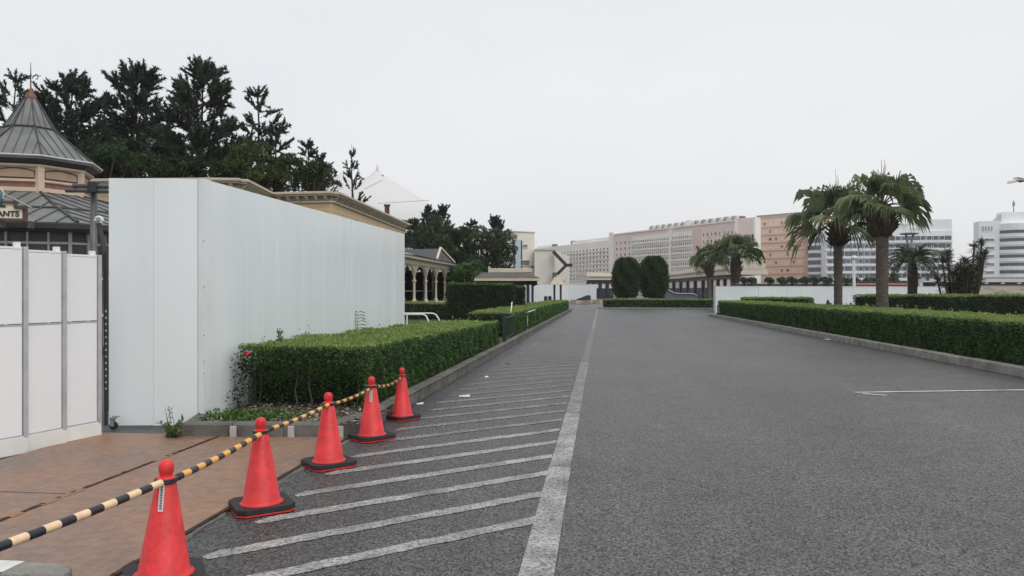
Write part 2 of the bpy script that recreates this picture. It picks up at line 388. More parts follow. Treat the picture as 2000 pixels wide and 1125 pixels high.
# ------------------------------------------------------------------ kerbs (each stone its own piece)
def kerb_stone_mesh(w, h, name='kerb_stone'):
    b = MB(); c = .022
    prof = [(0, 0), (w, 0), (w, h - c), (w - c, h), (c, h), (0, h - c)]
    e = .008
    vs = []
    for (yy, k) in ((0, .985), (e, 1), (1 - e, 1), (1, .985)):
        for (x, z) in prof: vs.append(((x - w / 2) * k + w / 2, yy, z * k))
    fs = [tuple(range(6))] + [(i * 6 + k, i * 6 + (k + 1) % 6, (i + 1) * 6 + (k + 1) % 6, (i + 1) * 6 + k) for i in range(3) for k in range(6)] + [tuple(range(18, 24))[::-1]]
    b.add(vs, fs); return b
def kerb_run(root, pts, w, h, step, m, z=-.005, gap=.008):
    me = kerb_stone_mesh(w, h).mesh('kerb_stone', m); fix_normals(me)
    pts = [Vector((p[0], p[1], 0)) for p in pts]
    for p, q in zip(pts, pts[1:]):
        n = max(1, round((q - p).length / step)); dl = (q - p) / n
        for i in range(n):
            a = p + dl * i; ang = math.atan2(-dl.x, dl.y)
            place('kerb_stone', me, root, (a.x, a.y, z + rnd.uniform(-.004, .004)), ang + rnd.uniform(-.004, .004), (1, dl.length - gap, 1))
kl = empty('kerb', (KX0, 9, 0)); kl['kind'] = 'structure'
fc = [G(352, 857), G(455, 858.5), G(570, 859), G(655, 858)]
# front of the planter (stone width runs to the right of travel: travel right to left)
kerb_run(kl, [(kx(9.75), 9.75), (-2.79, 9.30), (-2.90, 8.95), (fc[3].x, fc[3].y), (fc[0].x, fc[0].y)][::1], .16, .183, .62, M['concrete_dark'])
kerb_run(kl, [(kx(9.75), 9.755), (kx(36), 36)], -.16, .185, .6, M['concrete_dark'])
kerb_run(kl, [(kx(36), 36), (kx(62), 62)], -.16, .19, 6.5, M['concrete_dark'])
wend = G(402, 812)
kerb_run(kl, [(fc[0].x, fc[0].y), (wend.x, wend.y + .25)], .15, .175, .5, M['concrete_dark'])
for px in (455, 568, 664):                                # pale mortar smeared over the joints
    p = G(px, 858.5); b = MB(); b.box((p.x, p.y + .004, .078), (.075, .024, .15), PSI + rnd.uniform(-.03, .03)); b.build('mortar_joint', M['mortar'], kl, bevel=.009)
strip(G(330, 862), G(500, 862), .10, 'mortar', 'gutter_strip', .006, kl); strip(G(520, 861), G(650, 861), .09, 'mortar', 'gutter_strip', .006, kl)
# kerb end at the lower left corner, painted white in one place
kn = empty('kerb_end', (-2.95, 3.9, 0)); kn['kind'] = 'structure'
b = MB()
def rounded_corner(x, y, r, n=6): return [(x - r + r * math.cos(t), y - r + r * math.sin(t)) for t in [math.pi / 2 * (1 - i / n) for i in range(n + 1)]]
outer = [(-9, 3.98)] + rounded_corner(-2.86, 3.98, .12) + [(-2.86, -2)]
inner = [(-3.03, -2), (-3.03, 3.80), (-9, 3.80)]
b.prism(outer + inner, -.004, .175); b.build('kerb_stone', M['concrete'], kn, bevel=.02)
sheet('painted_stripe', [(-3.36, 3.806), (-3.20, 3.806), (-3.20, 3.975), (-3.36, 3.975)], .1775, M['whitepaint'], kn)
b = MB(); b.prism([(-9, 3.795), (-3.035, 3.795), (-3.035, -2), (-9, -2)], -.004, .10); b.build('planting_soil', M['soil'], kn)
# right kerb
kr = empty('kerb_right', (8.2, 14, 0)); kr['kind'] = 'structure'
r0, r1 = G(2000, 738), G(1390, 619); dr = (r0 - r1).normalized()
rs = r0 + dr * 6
kerb_run(kr, [(rs.x, rs.y), (r1.x, r1.y)], .2, .20, 1.0, M['concrete'])
kerb_run(kr, [(r1.x + 8, r1.y + 1.5), (r1.x + .9, r1.y + 1.3), (r1.x + .2, r1.y + .7), (r1.x, r1.y)], .2, .20, .9, M['concrete'])

# ------------------------------------------------------------------ planting beds
bed = MB(); yf = fc[1].y + .12
bed.prism([(-4.80, yf + .9), (fc[0].x + .15, yf), (-3.12, yf + .06), (-3.0, 9.05), (kx(9.7) - .13, 9.6), (kx(62) - .14, 62), (-16, 62), (-16, 18.9), (-4.9, 18.9)], -.01, .12)
bed.build('planting_bed', M['soil'], kind='structure')
lawn = MB(); lawn.prism([(-4.7, 19.2), (-4.7, 60), (-30, 60), (-30, 19.2)], .0, .15); lawn.build('lawn', M['lawn'], kind='structure')
rb = MB(); QR = Vector((dr.y, -dr.x, 0)); QR = QR if QR.x > 0 else -QR
pr = [rs + QR * .19, r1 + QR * .19, r1 + QR * 1 + Vector((0, 1, 0)), r1 + QR * 30 + Vector((0, 3, 0)), rs + QR * 40]
rb.prism([(p.x, p.y) for p in pr][::-1], -.01, .13); rb.build('planting_bed_right', M['soil'], kind='structure')

# ------------------------------------------------------------------ steel road plates
def plate(px0, px1, y0, y1, label):
    t = empty('road_plate', ((px0 + px1) / 2, y0, 0), label, 'steel plate', 'steel plates on the driveway')
    b = MB(); b.box(((px0 + px1) / 2, (y0 + y1) / 2, .0165), (px1 - px0, y1 - y0, .023)); b.build('plate', M['steel_rust'], t, bevel=.003)
    b = MB()                                                # rust-eaten lip along the long edge
    n = 40
    for i in range(n):
        ya, yb = y0 + (y1 - y0) * i / n, y0 + (y1 - y0) * (i + 1) / n
        b.box((px1 + .002, (ya + yb) / 2, .018 + rnd.uniform(-.003, .003)), (.026 + rnd.uniform(0, .016), yb - ya, .028))
    b.build('rusted_edge', M['rust_edge'], t)
    return t
t1 = plate(-4.29, -2.83, 3.99, 8.46, 'wide rusty steel plate nearest the row of cones')
t2 = plate(-5.85, -4.315, 5.86, 8.40, 'rusty steel plate in front of the white folding gate')
t3 = plate(-5.85, -4.315, 3.99, 5.835, 'rusty steel plate near the lower left kerb end')
plate(-7.42, -5.875, 3.99, 6.9, 'rusty steel plate at the far left edge of the driveway')
for (y, l) in ((5.75, .5), (5.25, .12), (7.2, .3)):
    b = MB(); b.box((-4.30, y, .031), (.05, l, .004)); b.build('bright_rust_edge', M['rust_bright'], t1)
b = MB()                                                    # asphalt fillet pressed against the plate edge
n = 90
def fw_(y): return .028 + .016 * math.sin(y * 3.1) + .010 * math.sin(y * 11.7 + 1) + .006 * math.sin(y * 37)
for i in range(n):
    y = 4.0 + 4.4 * i / n; w = fw_(y); w2 = fw_(y + 4.4 / n)
    b.add([(-2.815, y, .020), (-2.815 + w, y, .006), (-2.815 + w2, y + 4.4 / n, .006), (-2.815, y + 4.4 / n, .020)], [(0, 1, 2, 3)])
b.build('asphalt_fillet', M['concrete_dark'], road)

# ------------------------------------------------------------------ tall white hoarding
WX, WZ = -4.86, 3.07
c0 = A(212, 9.42); c1 = A(392, 9.50); c2 = Vector((WX, c1.y + .12, 0)); c3 = A(790, 18.9)
hd = empty('hoarding', (c1.x, c1.y, 0), 'tall glossy white construction hoarding behind the clipped hedge', 'hoarding')
def wall_panel(p, q, z0, z1, name='panel', m='panel', th=.03):
    p, q = Vector(p), Vector(q); u = (q - p).normalized(); n = Vector((u.y, -u.x, 0)); L = (q - p).length; g = .0012; c = .004
    vs = []
    for z in (z0, z1):                                      # shallow pan: folded flanges drop back at both joints
        for (s, o) in ((g, -th), (g, -c), (g + c, 0), (L - g - c, 0), (L - g, -c), (L - g, -th)):
            w = p + u * s + n * o; vs.append((w.x, w.y, z))
    fs = [(i, i + 1, 7 + i, 6 + i) for i in range(5)] + [(5, 0, 6, 11), tuple(range(6))[::-1], tuple(range(6, 12))]
    b = MB(); b.add(vs, fs); return b.build(name, M[m], hd)
cm = A(300, 9.44)
wall_panel(c0, cm, .035, WZ); wall_panel(cm, A(386, 9.5), .03, WZ)
b = MB(); b.prism([(A(387, 9.50).x, A(387, 9.50).y), (A(397, 9.48).x, A(397, 9.48).y), (c2.x + .012, c2.y + .05), (c2.x - .03, c2.y + .06), (A(387, 9.6).x, A(387, 9.6).y)], .03, WZ + .004)
b.build('corner_post', M['panel_side'], hd)
N = 19; e0, e1 = c2 + Vector((0, .06, 0)), Vector((c3.x, c3.y, 0))
for i in range(N):
    p, q = e0.lerp(e1, i / N), e0.lerp(e1, (i + 1) / N); dz = rnd.uniform(-.006, .006); dx = rnd.uniform(-.004, .004)
    wall_panel((p.x + dx, p.y, 0), (q.x + dx + rnd.uniform(-.004, .004), q.y, 0), .10, WZ + dz)
b = MB(); b.beam((e0.x - .045, e0.y, WZ - .06), (e1.x - .045, e1.y, WZ - .06), .03, .05); b.beam((e0.x - .045, e0.y, 1.4), (e1.x - .045, e1.y, 1.4), .03, .05)
b.build('back_rail', M['alu'], hd)
for i in range(5):
    p = e0.lerp(e1, (i + .5) / 5); b = MB(); b.beam((p.x - .07, p.y, 0), (p.x - .07, p.y, WZ - .1), .048, .048); b.beam((p.x - .09, p.y, 2.2), (p.x - 1.4, p.y, .02), .04, .04); b.build('brace', M['alu'], hd)
b = MB()
for (px, py) in ((398, 470), (398, 560), (398, 706), (399, 730), (398, 655)):
    p = A(px, 9.47, H(py, 9.47)); b.box(p, (.012, .012, .012))
b.build('screw', M['grey_metal'], hd, kind='stuff')

# ------------------------------------------------------------------ folding gate of white panels on castors
g0, g1 = G(-62, 908), G(205, 853.5)
ug = (g1 - g0).normalized(); ng = Vector((ug.y, -ug.x, 0)); gl = (g1 - g0).length
gate = empty('folding_gate', (g1.x, g1.y, 0), 'low white folding panel gate on castors left of the tall hoarding', 'gate')
gp = [G(-62, 908), G(52, 886), G(131, 869), G(203, 853.5)]
rg = math.atan2(ug.y, ug.x)
for i in range(3):
    p, q = gp[i], gp[i + 1]; uu = (q - p).normalized(); nn = Vector((uu.y, -uu.x, 0)); L = (q - p).length
    back = nn * (-.030 * i); p = p + back; q = q + back; ztop = 2.13 - .022 * i; zs = .195 - .005 * i; ang = math.atan2(uu.y, uu.x)
    def pc(s, o, z): w = p + uu * s + nn * o; return (w.x, w.y, z)
    pn = MB(); pn.box(pc(L / 2 - .02, 0, (zs + 1.335 - .008) / 2 + .004), (L - .075, .035, 1.335 - zs - .018), ang); panel = pn.build('lower_panel', M['gate'], gate, bevel=.003)
    pn = MB(); pn.box(pc(L / 2 - .02, 0, (1.335 + ztop) / 2), (L - .075, .035, ztop - 1.335 - .03), ang); pn.build('upper_panel', M['gate'], gate, bevel=.003)
    pn = MB(); pn.box(pc(L - .024, .006, (zs + ztop) / 2), (.046, .055, ztop - zs + .03), ang); pn.build('stile', M['alu'], gate, bevel=.004)
    pn = MB(); pn.box(pc(L / 2 - .03, .002, 1.335), (L - .06, .038, .014), ang); pn.build('middle_rail', M['alu'], gate)
    pn = MB(); pn.box(pc(L / 2 - .03, .003, zs + .002), (L - .055, .042, .014), ang); pn.build('bottom_rail', M['alu'], gate)
    pn = MB(); pn.box(pc(L / 2 - .03, .000, ztop), (L - .06, .04, .022), ang); pn.build('top_rail', M['gate'], gate)
    pn = MB(); pn.box(pc(L / 2 + .0, .012, zs / 2 + .004), (L - .004, .03, zs - .018), ang); pn.build('skirt', M['gate_skirt'], gate, bevel=.003)
    pn = MB(); pn.box(pc(L - .09, -.02, ztop + .03), (.05, .05, .06), ang); pn.build('hinge_cap', M['gate'], gate)
def castor(c, rz):
    b = MB(); n = 14
    wh = empty('castor', c); wh.parent = gate; wh.location = Vector(c) - gate.location
    t = MB(); vs = []
    ux, uy = math.cos(rz), math.sin(rz)
    for s in (-.017, .017):
        for k in range(n):
            a = 2 * math.pi * k / n; vs.append((c[0] + ux * .05 * math.cos(a) - uy * s, c[1] + uy * .05 * math.cos(a) + ux * s, .055 + .05 * math.sin(a)))
    t.add(vs, [tuple(range(n))[::-1], tuple(range(n, 2 * n))] + [(k, (k + 1) % n, n + (k + 1) % n, n + k) for k in range(n)])
    t.build('wheel', M['rubber'], wh, bevel=.008)
    f = MB()
    for s in (-.026, .026): f.box((c[0] - uy * s - ux * .012, c[1] + ux * s - uy * .012, .095), (.045, .005, .09), rz)
    f.box((c[0] - ux * .012, c[1] - uy * .012, .146), (.09, .08, .012), rz); f.box((c[0] + ux * .03, c[1] + uy * .03, .165), (.09, .03, .008), rz)
    f.build('fork', M['grey_metal'], wh)
p = G(81, 872); castor((p.x, p.y, 0), .5)
p = G(222, 840); castor((p.x, p.y, 0), .3)
b = MB(); pp = A(207, 8.95); b.beam((pp.x, pp.y, .12), (pp.x, pp.y, 2.15), .022, .03); b.build('latch_bar', M['iron'], gate)
b = MB()
for i in range(13): b.box((pp.x + .012, pp.y - .02, .55 + i * .075), (.010, .012, .022))
b.build('latch_slot', M['alu'], gate, kind='stuff')

# ------------------------------------------------------------------ hedges
def hedge(name, label, P0, P1, depth, z0, za, zb, dens, leaf, d0=10., seed=1, mats=('leaf_hedge', 'leaf_top'), group='clipped hedges beside the road', top_dens=None, end_gap=.0, round_=.05, side_tint=(0, 1), shoots=0.0, ends=True):
    g = np.random.default_rng(seed)
    P0, P1 = Vector((P0[0], P0[1], 0)), Vector((P1[0], P1[1], 0)); u = (P1 - P0).normalized(); L = (P1 - P0).length
    w = Vector((-u.y, u.x, 0))                              # inward (left of travel)
    root = empty(name, P0, label, 'hedge', group)
    U, Wv, Z = np.array(u), np.array(w), np.array([0, 0, 1.])
    b = MB(); ins = .09; e = end_gap
    c = [P0 + u * (ins + e) + w * ins, P1 - u * ins + w * ins, P1 - u * ins + w * (depth - .03), P0 + u * (ins + e) + w * (depth - .03)]
    zz = [za - .045, zb - .045, zb - .045, za - .045]
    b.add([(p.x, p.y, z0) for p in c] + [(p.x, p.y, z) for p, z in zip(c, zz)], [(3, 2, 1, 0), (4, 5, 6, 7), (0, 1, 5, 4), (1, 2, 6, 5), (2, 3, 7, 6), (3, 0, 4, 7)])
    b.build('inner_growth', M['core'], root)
    def top(s): return za + (zb - za) * s / L
    parts = {0: [], 1: []}
    def bump(a, c_): return .035 * np.sin(a * 2.3 + seed) * np.sin(c_ * 3.1 + 1) + .03 * np.sin(a * 5.7 + 2 * seed) * np.cos(c_ * 7.0) + .018 * np.sin(a * 13 + c_ * 9)
    def emit(pos, nrm, k, lo=0., hi=1., size=1.):
        d = np.linalg.norm(pos[:, :2], axis=1); keep = g.random(len(pos)) < np.minimum(1, (d0 / d) ** 1.25)
        pos, nrm, d = pos[keep], nrm[keep], d[keep]; n = len(pos)
        if not n: return
        ax = unit(nrm * .75 + g.normal(0, .62, (n, 3)) + np.array([0, 0, .18])); sd = unit(np.cross(ax, g.normal(0, 1, (n, 3))))
        sz = leaf * size * np.maximum(1, d / d0) ** .62 * g.uniform(.7, 1.35, n)
        cl = .5 + .5 * np.sin(pos[:, 0] * 3.7 + pos[:, 1] * 2.9 + 4 * pos[:, 2]) * np.sin(pos[:, 0] * 1.3 - pos[:, 1] * 5.1 + pos[:, 2] * 6.3)
        tint = np.clip(lo + (hi - lo) * (.55 * g.beta(1.6, 2.6, n) + .30 * cl + .15 * g.random(n)), 0, 1)
        parts[k].append((pos - ax * sz[:, None] * .4, ax, sd, sz, sz * .52, tint))
    def front(off, sgn, n):
        s = g.uniform(0, L, n); h = g.random(n); z = z0 + (top(s) - z0) * h
        depth_j = -g.exponential(.035, n) + .02 + bump(s, z)
        rim = np.maximum(0, h - (1 - round_ * 2 / max(.3, za - z0))) * round_
        q = np.array(P0) + np.outer(s, U) + np.outer(off + sgn * (-depth_j + rim), Wv); q[:, 2] = z
        emit(q, np.tile(-sgn * Wv, (n, 1)), 0, *side_tint)
    hgt = (za + zb) / 2 - z0
    front(0, 1, int(dens * L * hgt)); front(depth, -1, int(dens * L * hgt * .35))
    td = top_dens or dens
    n = int(td * L * depth); s = g.uniform(0, L, n); t = g.uniform(0, depth, n)
    zt = top(s) + bump(s, t * 1.4) * .8 - g.exponential(.025, n) + .02
    q = np.array(P0) + np.outer(s, U) + np.outer(t, Wv); q[:, 2] = zt
    emit(q, np.tile(Z, (n, 1)), 1)
    if shoots:
        n = int(shoots * L); s = g.uniform(0, L, n); t = g.uniform(0, depth, n)
        for k in range(6):
            q = np.array(P0) + np.outer(s, U) + np.outer(t, Wv) + g.normal(0, .012, (n, 3)); q[:, 2] = top(s) + .02 + k * .028 * g.uniform(.6, 1.3, n)
            emit(q, np.tile(Z, (n, 1)), 1, .2, 1)
    if ends:
        for (s0, sg) in ((0, 1), (L, -1)):
            n = int(dens * depth * hgt * (2.0 if end_gap and s0 == 0 else 1)); t = g.uniform(0, depth, n); h = g.random(n)
            if end_gap and s0 == 0: h = h ** .62
            z = z0 + (top(np.full(n, s0)) - z0) * h
            und = .34 * np.clip((.74 - h) / .30, 0, 1) if end_gap and s0 == 0 else 0.0
            q = np.array(P0) + np.outer(s0 + und + sg * (g.exponential(.05 if not end_gap else .13, n) - .03 - bump(t, z)), U) + np.outer(t, Wv); q[:, 2] = z
            emit(q, np.tile(-sg * U, (n, 1)), 0, *side_tint)
    for k, nm in ((0, 'side_leaves'), (1, 'top_leaves')):
        if parts[k]:
            a_ = [np.concatenate([p[i] for p in parts[k]]) for i in range(6)]
            cards(nm, *a_, M[mats[k]], root)
    return root
h1a, h1b = Vector((-3.00, 9.62, 0)), Vector((kx(22) - .30, 22.2, 0))
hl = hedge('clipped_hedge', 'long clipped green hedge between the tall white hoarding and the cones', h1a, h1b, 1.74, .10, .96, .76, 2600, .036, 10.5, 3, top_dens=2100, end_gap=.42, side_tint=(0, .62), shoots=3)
b = MB(); rr = random.Random(5)
for i in (1, 4, 5, 8):                                          # bare stems in the open near end
    x = -3.05 - i * .19 + rr.uniform(-.06, .06); y = 9.86 + rr.uniform(0, .14); pts = [(x, y, .08)]
    for k in range(5): x += rr.uniform(-.035, .035); y += rr.uniform(-.02, .02); pts.append((x, y, .08 + .145 * (k + 1)))
    b.tube(pts, [.013, .012, .011, .010, .008, .006], 6)
    if i % 2: b.tube([pts[2], (pts[2][0] + .12, pts[2][1] - .03, pts[2][2] + .16), (pts[2][0] + .16, pts[2][1] - .04, pts[2][2] + .33)], [.008, .006, .004], 5)
b.build('stem', M['twig'], hl, smooth=True, kind='stuff')
g_ = np.random.default_rng(55)                              # older, purplish leaves on the corner by the hoarding
n = 380; P = np.stack([g_.normal(-4.64, .07, n), g_.normal(9.68, .09, n), g_.uniform(.12, .86, n)], 1); P[:, 0] -= .10 * (P[:, 2] < .4)
ax = unit(g_.normal(0, 1, (n, 3)) + np.array([-.4, -.8, .2])); cards('old_leaves', P, ax, unit(np.cross(ax, g_.normal(0, 1, (n, 3)))), .045, .02, g_.random(n), M['leaf_red'], hl)
fl = A(483, 9.75, H(690, 9.75)); b = MB()
for i in range(9):
    t = i * 2.4; c = fl + Vector((.022 * math.cos(t), -.02 + .01 * math.sin(t * 2), .022 * math.sin(t))); b.lathe([(.003, -.012), (.014, -.004), (.016, .006), (.004, .014)], c, 7, t)
b.build('flower', M['flower'], hl, smooth=True)
y2a, y2b = 25.4, 61.5
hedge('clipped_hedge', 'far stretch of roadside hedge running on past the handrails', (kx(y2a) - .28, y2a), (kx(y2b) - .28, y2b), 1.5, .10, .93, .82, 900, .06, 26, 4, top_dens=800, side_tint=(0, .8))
hb0, hb1 = A(872, 35), A(1003, 35)
hedge('tall_hedge', 'tall dark box-shaped hedge in front of the low pavilion', hb0, hb1, 1.5, .1, 1.98, 1.96, 520, .075, 34, 5, ('leaf_dark', 'leaf_hedge'), 'tall block hedges on the left', round_=.14, side_tint=(0, .55))
hedge('tall_hedge', 'narrow dark hedge block just right of the taller box hedge', A(1004, 38), A(1024, 38), 1.8, .1, 1.86, 1.84, 520, .075, 34, 6, ('leaf_dark', 'leaf_hedge'), 'tall block hedges on the left', round_=.14, side_tint=(0, .55))
hedge('low_hedge', 'low light green hedge below the colonnade', A(786, 40), A(900, 40), 2.0, .1, 1.0, .98, 450, .07, 38, 7, ('leaf_hedge', 'leaf_top'), 'low hedges behind the hoarding')
f0, f1 = r1 + QR * .30 + Vector((0, -.5, 0)), rs + QR * .30
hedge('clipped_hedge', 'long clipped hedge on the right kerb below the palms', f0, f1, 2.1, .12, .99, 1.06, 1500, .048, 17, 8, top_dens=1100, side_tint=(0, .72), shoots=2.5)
hedge('tall_hedge', 'dark flat-topped hedge behind the right palm', A(1697, 30), A(2130, 30), 1.4, .1, 1.47, 1.47, 750, .065, 29, 9, ('leaf_dark', 'leaf_top'), 'hedges behind the palms', side_tint=(.05, .95))
hedge('low_hedge', 'short hedge left of the palms in front of the far hoarding', A(1447, 46), A(1580, 44), 1.5, .1, 1.20, 1.22, 450, .09, 44, 10, ('leaf_hedge', 'leaf_top'), 'hedges behind the palms')
hi0, hi1 = A(1178, 69.5), A(1400, 67)
hedge('low_hedge', 'low hedge round the island with two clipped trees', hi0, hi1, 1.6, .1, .82, .82, 330, .12, 66, 11, ('leaf_hedge', 'leaf_top'), 'hedges of the traffic island')
ib = MB(); uu = (hi1 - hi0).normalized(); ww = Vector((-uu.y, uu.x, 0))
ib.prism([(v_.x, v_.y) for v_ in (hi0 - uu * .4 - ww * .35, hi1 + uu * 6 - ww * .35, hi1 + uu * 6 + ww * 12, hi0 - uu * .4 + ww * 12)], -.01, .13)
ib.build('traffic_island', M['concrete'], kind='structure')
# leaf litter, ground cover and weeds
n = 2600; P = np.stack([g_.uniform(-4.75, -2.72, n), g_.uniform(8.62, 10.3, n), np.full(n, .125)], 1); P[:, 2] += g_.random(n) * .03
ax = unit(np.stack([g_.normal(0, 1, n), g_.normal(0, 1, n), g_.normal(0, .35, n)], 1))
o = cards('leaf_litter', P, ax, unit(np.cross(ax, np.array([0, 0, 1.]) + g_.normal(0, .3, (n, 3)))), g_.uniform(.03, .075, n), g_.uniform(.018, .035, n), g_.beta(1, 1.6, n), M['litter'], None)
tag(o, 'dead leaves scattered on the bare soil behind the planter kerb', 'leaf litter', kind='stuff')
n = 1500; P = np.stack([g_.normal(-4.25, .33, n), g_.normal(8.92, .18, n), .13 + .08 * g_.random(n)], 1); P = P[(P[:, 0] < -3.1) & (P[:, 1] > 8.58) & (P[:, 0] > -4.75)]; n = len(P)
ax = unit(g_.normal(0, 1, (n, 3)) + np.array([0, -.3, .5]))
o = cards('ground_cover', P, ax, unit(np.cross(ax, g_.normal(0, 1, (n, 3)))), .045, .026, g_.random(n), M['leaf_hedge'], None)
tag(o, 'creeping green ground cover at the planter corner beside the hoarding', 'ground cover', kind='stuff')
def weed(name, label, base, h, n_st, spread, leafs, seed, ls=.07, m='weed', grp='weeds growing at the hoarding'):
    g = np.random.default_rng(seed); root = empty(name, base, label, 'weed', grp); b = MB(); Ps, As, Ls = [], [], []
    for i in range(n_st):
        a = g.uniform(0, 6.28); top = np.array(base) + [spread * math.cos(a) * g.random(), spread * math.sin(a) * g.random(), h * g.uniform(.5, 1)]
        mid = (np.array(base) + top) / 2 + g.normal(0, .02, 3); b.tube([base, mid, top], [.005, .004, .002], 5)
        for k in range(leafs):
            t = g.uniform(.1, 1); p = (1 - t) ** 2 * np.array(base) + 2 * t * (1 - t) * mid + t * t * top
            Ps.append(p); As.append(g.normal(0, 1, 3) + [0, 0, .5]); Ls.append(ls * g.uniform(.6, 1.3))
    b.build('stem', M['weed_stem'], root); As = unit(np.array(As))
    cards('leaves', np.array(Ps), As, unit(np.cross(As, g.normal(0, 1, As.shape))), np.array(Ls), np.array(Ls) * .32, g.random(len(Ls)), M[m], root); return root
M['weed_stem'] = mat('weed_stem', (.10, .12, .05), .7, .2, 20)
weed('weed', 'bushy weed growing in the gutter at the foot of the hoarding', G(338, 858), .21, 26, .17, 12, 1)
weed('weed', 'thin seed-head weed standing against the hoarding foot', G(330, 848), .46, 4, .07, 5, 2, .04)
weed('shrub_shoot', 'young leafy shoot rising above the near end of the hedge', A(546, 10.6, .85), .34, 5, .05, 26, 3, .06)
def fern(base, h, seed):                                     # upright shoot with paired narrow leaflets
    g = np.random.default_rng(seed); root = empty('shrub_shoot', base, 'tall feathery shoot standing above the hedge against the hoarding', 'weed', 'weeds growing at the hoarding')
    b = MB(); b.tube([base, Vector(base) + Vector((.01, 0, h))], [.008, .003], 5); b.build('stem', M['weed_stem'], root); Ps, As, Ls = [], [], []
    for k in range(8):
        z = h * (.12 + .88 * k / 7)
        for s in (-1, 1):
            for j in range(5):
                f = np.array([s * math.cos(PSI), s * math.sin(PSI), .0]); p = np.array(base) + [0, 0, z] + f * (.035 * j) * (1.1 - .4 * k / 7) + [0, 0, .10 * (.035 * j) ** .5 * (1 if j < 3 else .6)]
                Ps.append(p); As.append(f + [0, 0, .35 - .25 * j] + g.normal(0, .15, 3)); Ls.append(.075)
    As = unit(np.array(As)); cards('leaves', np.array(Ps), As, unit(np.cross(As, np.array([0, -.5, 1.]))), np.array(Ls), .028, g.random(len(Ls)) * .6, M['leaf_hedge'], root)
fern(A(698, 15.2, .75), .50, 5)

# ------------------------------------------------------------------ cones and bars
def make_cone():
    t = empty('traffic_cone', (0, 0, 0)); b = MB()
    b.lathe([(.150, .045), (.158, .052), (.144, .062), (.131, .075), (.048, .605), (.042, .612)], (0, 0, 0), 28); b.build('cone_body', M['red'], t, smooth=True)
    b = MB(); b.lathe([(.038, .60), (.033, .618), (.034, .628), (.038, .640), (.0395, .660), (.037, .680), (.029, .696), (.016, .704), (.004, .706)], (0, 0, 0), 22); b.build('cone_knob', M['red'], t, smooth=True)
    b = MB(); w = .205; c = .05
    oct_ = [(-w, -w + c), (-w + c, -w), (w - c, -w), (w, -w + c), (w, w - c), (w - c, w), (-w + c, w), (-w, w - c)]
    b.prism([(x * .99, y * .99) for x, y in oct_], .002, .016); b.build('base_flange', M['red'], t, bevel=.003)
    b = MB(); nn = len(oct_); hole = [(.158 * math.cos(2 * math.pi * (k + .5) / 8 - math.pi + 0), .158 * math.sin(2 * math.pi * (k + .5) / 8 - math.pi)) for k in range(8)]
    hole = [(.165 * x / math.hypot(x, y), .165 * y / math.hypot(x, y)) for x, y in oct_]
    vs = [(x, y, .017) for x, y in oct_] + [(x * .985, y * .985, .060) for x, y in oct_] + [(x, y, .052) for x, y in hole] + [(x, y, .017) for x, y in hole]
    fs = []
    for k in range(8):
        j = (k + 1) % 8; fs += [(k, j, 8 + j, 8 + k), (8 + k, 8 + j, 16 + j, 16 + k), (16 + k, 16 + j, 24 + j, 24 + k), (24 + k, 24 + j, j, k)]
    b.add(vs, fs); b.build('rubber_weight', M['rubber'], t, bevel=.006)
    return t
proto = make_cone()
spots = [(320, 1141, 'red traffic cone nearest the camera, cut by the bottom edge', .02, True), (511, 995, 'red traffic cone second from the camera, beside the plate edge', -.01, False),
         (642, 911, 'red traffic cone in the middle of the row of five', -.005, False), (726, 858, 'red traffic cone with a white sticker just before the farthest one', -.004, True),
         (786, 819, 'red traffic cone farthest along the hedge kerb', -.01, False)]
cones = []
cz = []
for i, (px, py, lab, lean, st) in enumerate(spots):
    c = proto if i == 0 else copy_tree(proto)
    p = G(px, py); c.location = (p.x, p.y, .008 if i else .012); c.rotation_euler = (0, lean, .55 + .09 * i)
    if i == 4: c.scale = (.95,) * 3
    if i == 0: c.scale = (1.07, 1.07, 1)
    tag(c, lab, 'traffic cone', 'red cones carrying the striped bar'); cones.append(c)
    cz.append(Vector((p.x + lean * .61, p.y, .615 * (.95 if i == 4 else 1))))
for i, st in ((0, True), (3, True)):
    c = cones[i]; b = MB(); p = Vector((0, 0, 0)); az = math.atan2(-c.location.y, -c.location.x) - c.rotation_euler.z - (.33 if i == 0 else .1)
    dx, dy = math.cos(az), math.sin(az); rz = az + math.pi / 2
    def onc(z, o=.0015): r = .131 + (.048 - .131) * (z - .075) / .53 + o; return (dx * r, dy * r, z)
    for (z0, z1, w, mi, o) in ((.43, .578, .026, 0, .002),):
        a_, c_ = onc(z0, o), onc(z1, o); vs = []
        for q_ in (a_, c_):
            for s in (-w / 2, w / 2): vs.append((q_[0] - dy * s, q_[1] + dx * s, q_[2]))
        b.slab([vs[0], vs[1], vs[3], vs[2]], (dx * .002, dy * .002, 0))
    st_ = b.mesh('sticker', M['sticker']); o = bpy.data.objects.new('sticker', st_); C.objects.link(o); o.parent = c
    b = MB()
    for k in range(9):                                       # column of small printed characters
        z = .441 + k * .0145; a_, c_ = onc(z, .0052), onc(z + .0105, .0052)
        for (s0, s1, f0, f1) in ((-.007, .007, 0, .22), (-.006, .006, .42, .6), (-.0075, .0075, .8, 1.), (-.0015, .0015, 0, 1) if k % 2 else (.003, .006, .1, 1)):
            q0 = [a_[j] + (c_[j] - a_[j]) * f0 for j in range(3)]; q1 = [a_[j] + (c_[j] - a_[j]) * f1 for j in range(3)]
            b.add([(q0[0] - dy * s0, q0[1] + dx * s0, q0[2]), (q0[0] - dy * s1, q0[1] + dx * s1, q0[2]), (q1[0] - dy * s1, q1[1] + dx * s1, q1[2]), (q1[0] - dy * s0, q1[1] + dx * s0, q1[2])], [(0, 1, 2, 3)])
    o2 = bpy.data.objects.new('print', b.mesh('print', M['ink'])); C.objects.link(o2); o2.parent = o
